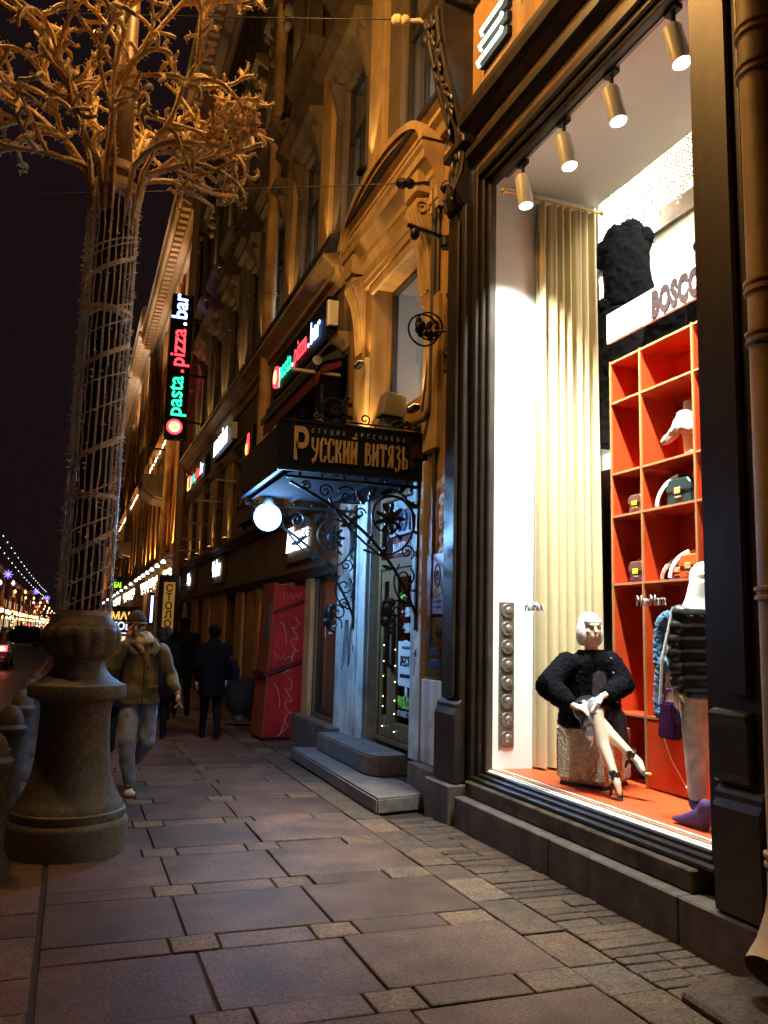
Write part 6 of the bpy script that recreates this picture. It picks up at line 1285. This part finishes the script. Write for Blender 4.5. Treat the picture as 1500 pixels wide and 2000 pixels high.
st_ = MB(); st_.tube([J(.13,-.03,1.50), J(.16,-.10,1.44), J(.175,-.16,1.25), J(.19,-.155,1.05), J(.20,-.05,.92)], .020, 6, flat=(1,.4,1)); st_.build('bag_strap', 'black', mn, smooth=True)
ph = thing('mobile_phone', J(-.13,-.13,1.6), 'dark mobile phone held to the ear of the man in olive', 'phone'); mb = B(-.006,.006,-.035,.035,-.07,.07); mb.v = [tuple(J(-.150,-.16,1.60)+Matrix.Rotation(R(18),3,'Y')@Vector(p)) for p in mb.v]; mb.build('body', 'black_gloss', ph, bevel=.003)
cg = thing('cigarette', J(.40,-.15,.87), 'thin white cigarette in the lowered hand of the man', 'cigarette'); MB().tube([J(.385,-.15,.89), J(.415,-.17,.83)], .0042, 6).build('paper', 'white_plain', cg)
# ================================================================== farther buildings of the street
def facade(name, label, y0, y1, zt, m, winm, eave_x, bays, lit, cornice_m, floors, upl, garland=True, ul_col=(1,.48,.12), door_m='pale_stone'):
    t = thing(name, (3.4, y0, 0), label, 'building')
    holes = []; w0 = (y1-y0)/bays
    for zf0, zf1 in floors:
        for k in range(bays): holes.append((y0+w0*(k+.5)-w0*.22, y0+w0*(k+.5)+w0*.22, zf0, zf1))
    wall_cells(MB(), 3.40, 3.7, y0+.05, y1, 0, zt, holes).build('wall', m, t)
    B(4.4, 4.5, y0+.05, y1, 0, zt).build('inner_wall', 'room_dark', t); B(2.9, 12, y0+.05, y1, zt+.6, zt+.8).build('roof', 'far_roof', t)
    B(3.4, 12, y0+.05, y0+.15, zt-6, zt+.6).build('end_wall', m, t)
    for i, h in enumerate(holes):
        window(h, t, xg=3.60, bl=None if i % 5 else 'e_winpale' if (h[2] < 4.0 or i % 2) and lit else 'pane_backing', mull=True)
    MB().prism([(3.40,zt-.9),(3.25,zt-.85),(3.2,zt-.6),(3.0,zt-.5),(2.95,zt-.3),(eave_x+.05,zt-.12),(eave_x,zt),(eave_x,zt+.25),(eave_x-.08,zt+.35),(3.4,zt+.6)], 1, y0+.02, y1).build('cornice', cornice_m, t)
    n = int((y1-y0)/.5)
    for k in range(min(n, 60)): B(eave_x+.16, 2.98, y0+.15+k*.5, y0+.40+k*.5, zt-.42, zt-.16).build('dentil', cornice_m, t)
    for zb in (4.1, 9.9): MB().prism([(3.40,zb-.15),(3.28,zb-.1),(3.1,zb+.05),(3.1,zb+.18),(3.4,zb+.25)], 1, y0+.05, y1).build('string_course', m, t)
    for k in range(bays+1):
        yc = y0+.25+w0*k
        if yc+.2 < y1:
            for (a, b) in ((.35, 3.9), (4.4, 9.7), (10.2, zt-.95)): B(3.30, 3.40, yc-.16, yc+.16, a, b).build('pilaster', m, t)
    for (yy, z, e, cone) in upl:
        light('facade_light', 'SPOT', (3.12, yy, z), e, ul_col, t, .05, (3.40, yy+.2, z+3), cone, .6); B(3.08, 3.16, yy-.1, yy+.1, z-.1, z-.03).build('light_fitting', 'iron', t)
    return t
FL = [(4.9, 7.2), (7.6, 9.4) , (10.8, 13.2)]
bB = facade('orange_lit_building', 'orange lit neighbouring building with a dentil cornice and a balcony', 29.0, 46.0, 16.9, 'peach', 'win', 2.5, 7, True, 'pale_stone', [(.5,2.9),(4.9,8.6),(10.8,13.6)], [(29.3+2.43*k, 4.45, 900, 60) for k in range(7)] + [(30.5+3*k, 10.4, 350, 60) for k in range(4)])
light('facade_light', 'SPOT', (1.9, 33, 13.6), 260, (1,.72,.52), bB, .1, (2.9, 34.5, 16.9), 110, .7); light('facade_light', 'SPOT', (1.9, 40, 13.6), 260, (1,.72,.52), bB, .1, (2.9, 41, 16.9), 110, .7)
bC = facade('pale_cornice_building', 'taller building behind with a brightly lit pale cornice', 46.0, 76.0, 18.6, 'peach', 'win', 2.5, 11, True, 'pale_stone', [(.5,2.9),(4.9,8.6),(10.8,13.6)], [(46.5+2.73*k, 4.45, 800, 60) for k in range(10)] + [(47+3.5*k, 10.4, 330, 60) for k in range(8)])
light('facade_light', 'SPOT', (1.6, 49, 15.4), 700, (1,.85,.60), bC, .1, (2.8, 51, 18.4), 120, .7); light('facade_light', 'SPOT', (1.6, 58, 15.4), 500, (1,.80,.55), bC, .1, (2.8, 60, 18.4), 120, .7)
bD = facade('far_end_building', 'farthest lit building closing the row beside the lamp post', 76.0, 120.0, 15.0, 'peach', 'win', 2.6, 12, True, 'pale_stone', [(.5,2.9),(4.9,8.6),(10.8,13.0)], [(77+4*k, 4.45, 800, 60) for k in range(10)])
# shop lamps and light garlands below the first string course
for par, ya, yb in ((bB, 30.0, 45.0), (bC, 47, 75), (bD, 77, 110)):
    k = 0; yy = ya
    while yy < yb:
        MB().tube([(3.3,yy,3.98),(3.0,yy,4.02),(2.86,yy,3.93)], .02, 5).build('lamp_arm', 'iron', par); MB().lathe([(.03,.08),(.08,0),(.08,-.03),(.01,-.05)], (2.84,yy,3.86), 10).build('shop_lamp', 'e_white', par)
        if k % 2 == 0: light('lamp_glow', 'SPOT', (2.95,yy,3.72), 32, (1,.78,.52), par, .06, (3.35,yy+.2,1.0), 100, .7)
        yy += 2.2 if yb < 60 else 4.5; k += 1
rnd = random.Random(2)
for i, (par, ya, yb) in enumerate(((bB, 29.6, 45), (bC, 46.5, 75))):
    g = MB(); n = 420
    for k in range(n):
        yy = ya+(yb-ya)*k/n; L = rnd.random(); g.ball((3.22+rnd.uniform(-.04,.04), yy, 3.75-.55*L*abs(math.sin(yy*1.9))), .017+.006*i, 5, 3)
    t = g.build('light_garland', 'e_led', None); tag(t, ['warm fringe of fairy lights over the neighbouring shopfronts', 'far fringe of fairy lights under the pale cornice building'][i], 'garland', 'fairy light fringes'); t['kind'] = 'stuff'
    g = MB()
    for k in range(160): yy = ya+(yb-ya)*k/160; g.ball((3.28, yy, 9.62+.06*math.sin(yy*6)), .022, 5, 3)
    t = g.build('light_garland', 'e_led', None); tag(t, ['string of small lights along the balcony level of the orange building', 'string of small lights along the upper level of the pale cornice building'][i], 'garland', 'fairy light fringes'); t['kind'] = 'stuff'
gs = thing('green_shop_sign', (3.2, 62, 3.9), 'small green lit shop sign far along the row', 'sign'); B(2.6, 3.2, 61.9, 62.0, 4.1, 5.0).build('box', 'sign_navy', gs); text('lettering', 'БАР', .5, (2.62, 61.88, 4.3), SX, SY, 'e_greensign', gs, weight=.01, sx=.6)
bs_ = thing('blue_shop_sign', (3.2, 33, 1.2), 'narrow vertical blue lit sign among the far shopfronts', 'sign'); B(2.72, 2.90, 33.0, 33.1, 1.7, 2.9).build('box', 'sign_navy', bs_); B(2.77, 2.85, 32.97, 33.0, 1.8, 2.8).build('tube', 'e_letter_blue', bs_); B(2.9,3.4,33.03,33.07,2.7,2.74).build('bracket','iron',bs_)
# balcony
def balcony(y, z, label, par_x=3.4):
    t = thing('balcony', (3.4, y, z), label, 'balcony', 'balconies of the far buildings')
    MB().prism([(3.4,z-.2),(2.3,z-.2),(2.25,z-.35),(2.35,z-.5),(2.3,z-.7),(2.5,z-.85),(2.8,z-1.1),(3.4,z-1.25)], 1, y, y+2.4).build('slab', 'dark_wood', t, bevel=.03)
    B(2.25, 2.31, y, y+2.4, z+.85, z+.92).box(2.31, 3.4, y, y+.06, z+.85, z+.92).build('rail', 'iron', t)
    for k in range(6): B(2.32+.18*k, 2.35+.18*k, y+.015, y+.045, z-.2, z+.85).build('baluster', 'iron', t)
    for k in range(3): MB().tube(spiral((2.55+.3*k,y+.03,z+.35), .13, .13, 0, 6.3, (1,0,0), (0,0,1.6), 16), .018, 5).build('ornament', 'iron', t)
    for k in range(9): B(2.265, 2.295, y+.12+.26*k, y+.15+.26*k, z-.2, z+.85).build('baluster', 'iron', t)
balcony(35.2, 8.0, 'dark balcony with scroll railing under the vertical sign'); balcony(58, 7.4, 'farther dark balcony just right of the lamp post')
for i, (yy, lab) in enumerate(((33.8, 'orange drainpipe left of the dark balcony'), (46.2, 'drainpipe between the orange and the pale cornice building'), (60, 'thin far drainpipe past the second balcony'))): drainpipe(3.15, yy, .13, 15.5 if i != 1 else 16.2, .2, [3, 6, 9, 12], lab, hopper=(i == 1))
# poster board on the pavement
pb_ = thing('poster_board', (.95, 30, 0), 'lit dark poster board reading МАК КОРЖ behind the man on the phone', 'poster')
B(1.12, 2.2, 30.0, 30.2, 1.0, 2.30).build('box', 'black', pb_, bevel=.02); text('lettering', 'МАК', .34, (1.24, 29.985, 1.86), SX, SY, 'e_gold', pb_, weight=.012); text('lettering', 'КОРЖ', .34, (1.24, 29.985, 1.52), SX, SY, 'e_poster', pb_, weight=.012); B(1.24, 2.1, 29.98, 29.99, 1.38, 1.42).build('line', 'e_poster', pb_); B(1.35, 2.0, 29.98, 29.99, 1.12, 1.3).build('stripe', 'e_winpale', pb_)
for x in (1.25, 2.05): B(x-.05, x+.05, 30.05, 30.15, 0, 1.0).build('leg', 'iron', pb_)
# ================================================================== the far side of the street
rnd = random.Random(8)
NTH = ['nearest', 'second', 'third', 'fourth', 'fifth', 'sixth', 'seventh', 'eighth', 'ninth', 'tenth', 'eleventh', 'twelfth']
for i in range(8):
    y0 = 120+i*46; zt = rnd.uniform(10, 13.5); t = thing('opposite_building', (-14, y0, 0), NTH[i] + ' red-lit building in the row across the avenue, counted from the near end', 'building', 'buildings across the avenue')
    B(-26, -14, y0, y0+45, 0, zt).build('wall', 'far_wall', t); MB().prism([(-14,zt-.6),(-14,zt+.5),(-13.2,zt+.3),(-13.2,zt),(-13.6,zt-.4)], 1, y0, y0+45).build('cornice', 'pale_stone', t); B(-26, -14, y0, y0+45, zt+.5, zt+.7).build('roof', 'far_roof', t)
    for k in range(9):
        for z in (.8, 5.2, 8.2): B(-14.03, -13.95, y0+1.5+5*k, y0+3.5+5*k, z, z+1.7).build('window', rnd.choice(['e_winwarm', 'room_dark', 'room_dark', 'pane_backing']) if z > 2 else rnd.choice(['e_winpale', 'e_winwarm', 'room_dark']), t)
        MB().lathe([(.02,.55),(.30,.1),(.34,-.1),(.05,-.3)], (-12.2, y0+2.5+5*k, 3.9+rnd.uniform(-.15,.15)), 8).build('shop_lantern', 'e_dot' if rnd.random() < .8 else 'e_dotcool', t)
        if k % 2: MB().lathe([(.02,.45),(.24,.1),(.26,-.1),(.05,-.25)], (-12.0, y0+2.5+5*k, 2.7), 8).build('shop_lantern', 'e_dot', t)
    for k in range(2): light('facade_light', 'SPOT', (-12.2, y0+8+22*k, 3.6), 1300, (1,.30,.11), t, .1, (-14, y0+9+22*k, 9), 120, .6)
for i in range(9):
    y = 78+i*22+i*i*1.5; x = -6.9; t = thing('far_street_lamp', (x, y, 0), NTH[i] + ' lit lamp standard on the far kerb, going away from the camera', 'street lamp', 'lit lamps along the far kerb')
    MB().tube([(x,y,-.12),(x,y,6.2)], [.11,.06], 8).build('post', 'iron', t); MB().tube([(x-.7,y,6.2),(x+.7,y,6.2)], .035, 6).build('arm', 'iron', t)
    for dx in (-.65, .65): MB().lathe([(.03,.3),(.14,.08),(.15,-.05),(.02,-.2)], (x+dx,y,6.0), 10).build('lantern', 'e_dotcool' if i % 3 == 1 else 'e_dot', t)
mb1, mb2, mb3 = MB(), MB(), MB()
for k in range(150):
    y = rnd.uniform(150, 480); x = -rnd.uniform(.012, .085)*y; z = rnd.choice((.7, .7, .8, 1.2, 2.2, 3.0, 4.5, 6.5))*rnd.uniform(.8,1.2)
    (mb1 if rnd.random() < .55 else mb2 if rnd.random() < .5 else mb3).ball((x, y, z), y*rnd.uniform(.0004,.0010), 6, 4)
for mbx, m, lab in ((mb1, 'e_dot', 'scatter of warm distant street lights far down the avenue'), (mb2, 'e_dotcool', 'scatter of white distant headlights far down the avenue'), (mb3, 'e_tail', 'scatter of red distant tail lights far down the avenue')):
    o = mbx.build('distant_lights', m, None); tag(o, lab, 'lights', 'distant lights of the avenue'); o['kind'] = 'stuff'
for i, (x, y, z) in enumerate(((-6.75, 100, 6.9), (-5.7, 150, 6.9), (-3.95, 150, 5.9))):
    t = thing('blue_light_star', (x, y, z), ['largest blue light star hanging over the road', 'faint middle blue light star over the road', 'smallest blue light star over the road near the lamp post'][i], 'light star', 'blue stars over the road')
    for k in range(8): a = k*math.pi/4; MB().tube([(x,y,z),(x+.5*math.cos(a),y,z+.5*math.sin(a))], [.06,.02], 5).build('ray', 'e_bluestar', t)
    MB().ball((x,y,z), .16, 8, 6).build('core', 'e_bluestar', t)
for i, (a, b) in enumerate((((-5.2,60,8.2),(-2.2,150,5.6)), ((-5.0,60,6.9),(-2.4,150,5.2)))):
    a, b = Vector(a), Vector(b); pts = [a.lerp(b, k/30)-Vector((0,0,1.6*4*(k/30)*(1-k/30)*.5)) for k in range(31)]
    w_ = thing('bead_wire', a, ['upper sagging wire with small lights over the road', 'lower sagging wire with small lights over the road'][i], 'wire', 'light wires over the road'); MB().tube(pts, .015, 4).build('wire', 'iron', w_); mb = MB()
    for p in pts[:20]: mb.ball(p, .035, 5, 3)
    tag(mb.build('bulbs', 'e_dotcool', w_), kind='stuff')
for i, (x, y, z) in enumerate(((-10.2, 170, 3.2), (-6.2, 190, 2.6))):
    t = thing('traffic_light', (x, y, 0), ['left green traffic light far down the avenue', 'right green traffic light far down the avenue'][i], 'traffic light', 'green traffic lights'); MB().tube([(x,y,-.1),(x,y,z+.5)], .08, 6).build('pole', 'iron', t); B(x-.2,x+.2,y-.15,y,z-.5,z+.5).build('housing', 'black', t); MB().ball((x,y-.16,z-.3), (.2,.05,.2), 8, 6).build('green_lens', 'e_trafficgreen', t)
# ================================================================== cars
def car(x, y, body, label, L=4.4, wd=1.8, h=1.5, heading=0, tail=True, front=False):
    t = thing('car', (x, y, -.12), label, 'car', 'cars on the avenue'); z0 = -.12
    prof = [(-.5,.28),(-.5,.70),(-.48,.88),(-.40,.95),(-.34,1.02),(-.20,1.44),(-.05,1.50),(.10,1.46),(.24,1.05),(.42,.92),(.49,.75),(.5,.45),(.48,.28)]
    mb = MB(); rings = []
    for k, s in enumerate((-1, -.92, .92, 1)):
        rings.append([(x+s*wd/2*(1 if abs(p[1]) < .95 else .80 if abs(s) == 1 else .80), y+p[0]*L, z0+p[1]*h/1.5*(1 if abs(s) < 1 else .985)) for p in prof])
    n = len(prof); vs = [p for r in rings for p in r]; fs = []
    for k in range(3):
        for i in range(n): fs.append((k*n+i, k*n+(i+1) % n, (k+1)*n+(i+1) % n, (k+1)*n+i))
    fs += [tuple(range(n)), tuple(range(3*n, 4*n))[::-1]]; mb.add(vs, fs); mb.build('body', body, t, bevel=.03)
    B(x-wd*.34, x+wd*.34, y-L*.335, y-L*.24, z0+1.04, z0+1.36).build('rear_window', 'black_gloss', t)
    for s in (-1, 1): B(x+s*wd*.402-.02, x+s*wd*.402+.02, y-L*.18, y+L*.13, z0+1.05, z0+1.34).build('side_window', 'black_gloss', t)
    for s in (-1, 1):
        for dy in (-.31, .31):
            wx = x+s*wd*.46; wh = MB().tube([(wx-.10,y+dy*L,z0+.32),(wx+.10,y+dy*L,z0+.32)], .32, 18).build('wheel', 'rubber', t); MB().tube([(wx-.108,y+dy*L,z0+.32),(wx+.108,y+dy*L,z0+.32)], .19, 14).build('rim', 'steel', wh)
        if tail:
            tl = MB().box(x+s*wd*.40-.16, x+s*wd*.40+.16, y-L*.503, y-L*.47, z0+.70, z0+.92).build('tail_light', 'e_tail', t); MB().ball((x+s*wd*.40,y-L*.505,z0+.80), (.09,.02,.07), 8, 6).build('bulb', 'e_tailcore', tl)
        if front: MB().box(x+s*wd*.36-.14, x+s*wd*.36+.14, y-L*.503, y-L*.48, z0+.62, z0+.78).build('headlight', 'e_white', t)
    B(x-.26, x+.26, y-L*.506, y-L*.49, z0+.55, z0+.67).build('number_plate', 'sticker_white', t); B(x-wd*.46, x+wd*.46, y-L*.515, y-L*.48, z0+.30, z0+.50).build('bumper', body, t, bevel=.02)
    if tail: light('brake_glow', 'POINT', (x, y-L*.62, z0+.75), 26, (1,.05,.06), t, .2)
    return t
car(-3.05, 37.2, 'car_grey', 'grey car with glowing red tail lights at the left edge')
o = car(-3.3, 72, 'car_dark', 'dark car turning across the road past the red-lit car', tail=False); o.rotation_euler.z = R(68)
car(-4.6, 118, 'car_dark', 'distant car with red tail lights beyond the dark car'); car(-6.6, 130, 'car_dark', 'oncoming car with white headlights far up the avenue', tail=False, front=True)
car(-7.8, 165, 'car_dark', 'second oncoming car with white headlights farther away', tail=False, front=True); car(-3.6, 160, 'car_dark', 'farthest car with red tail lights up the avenue')
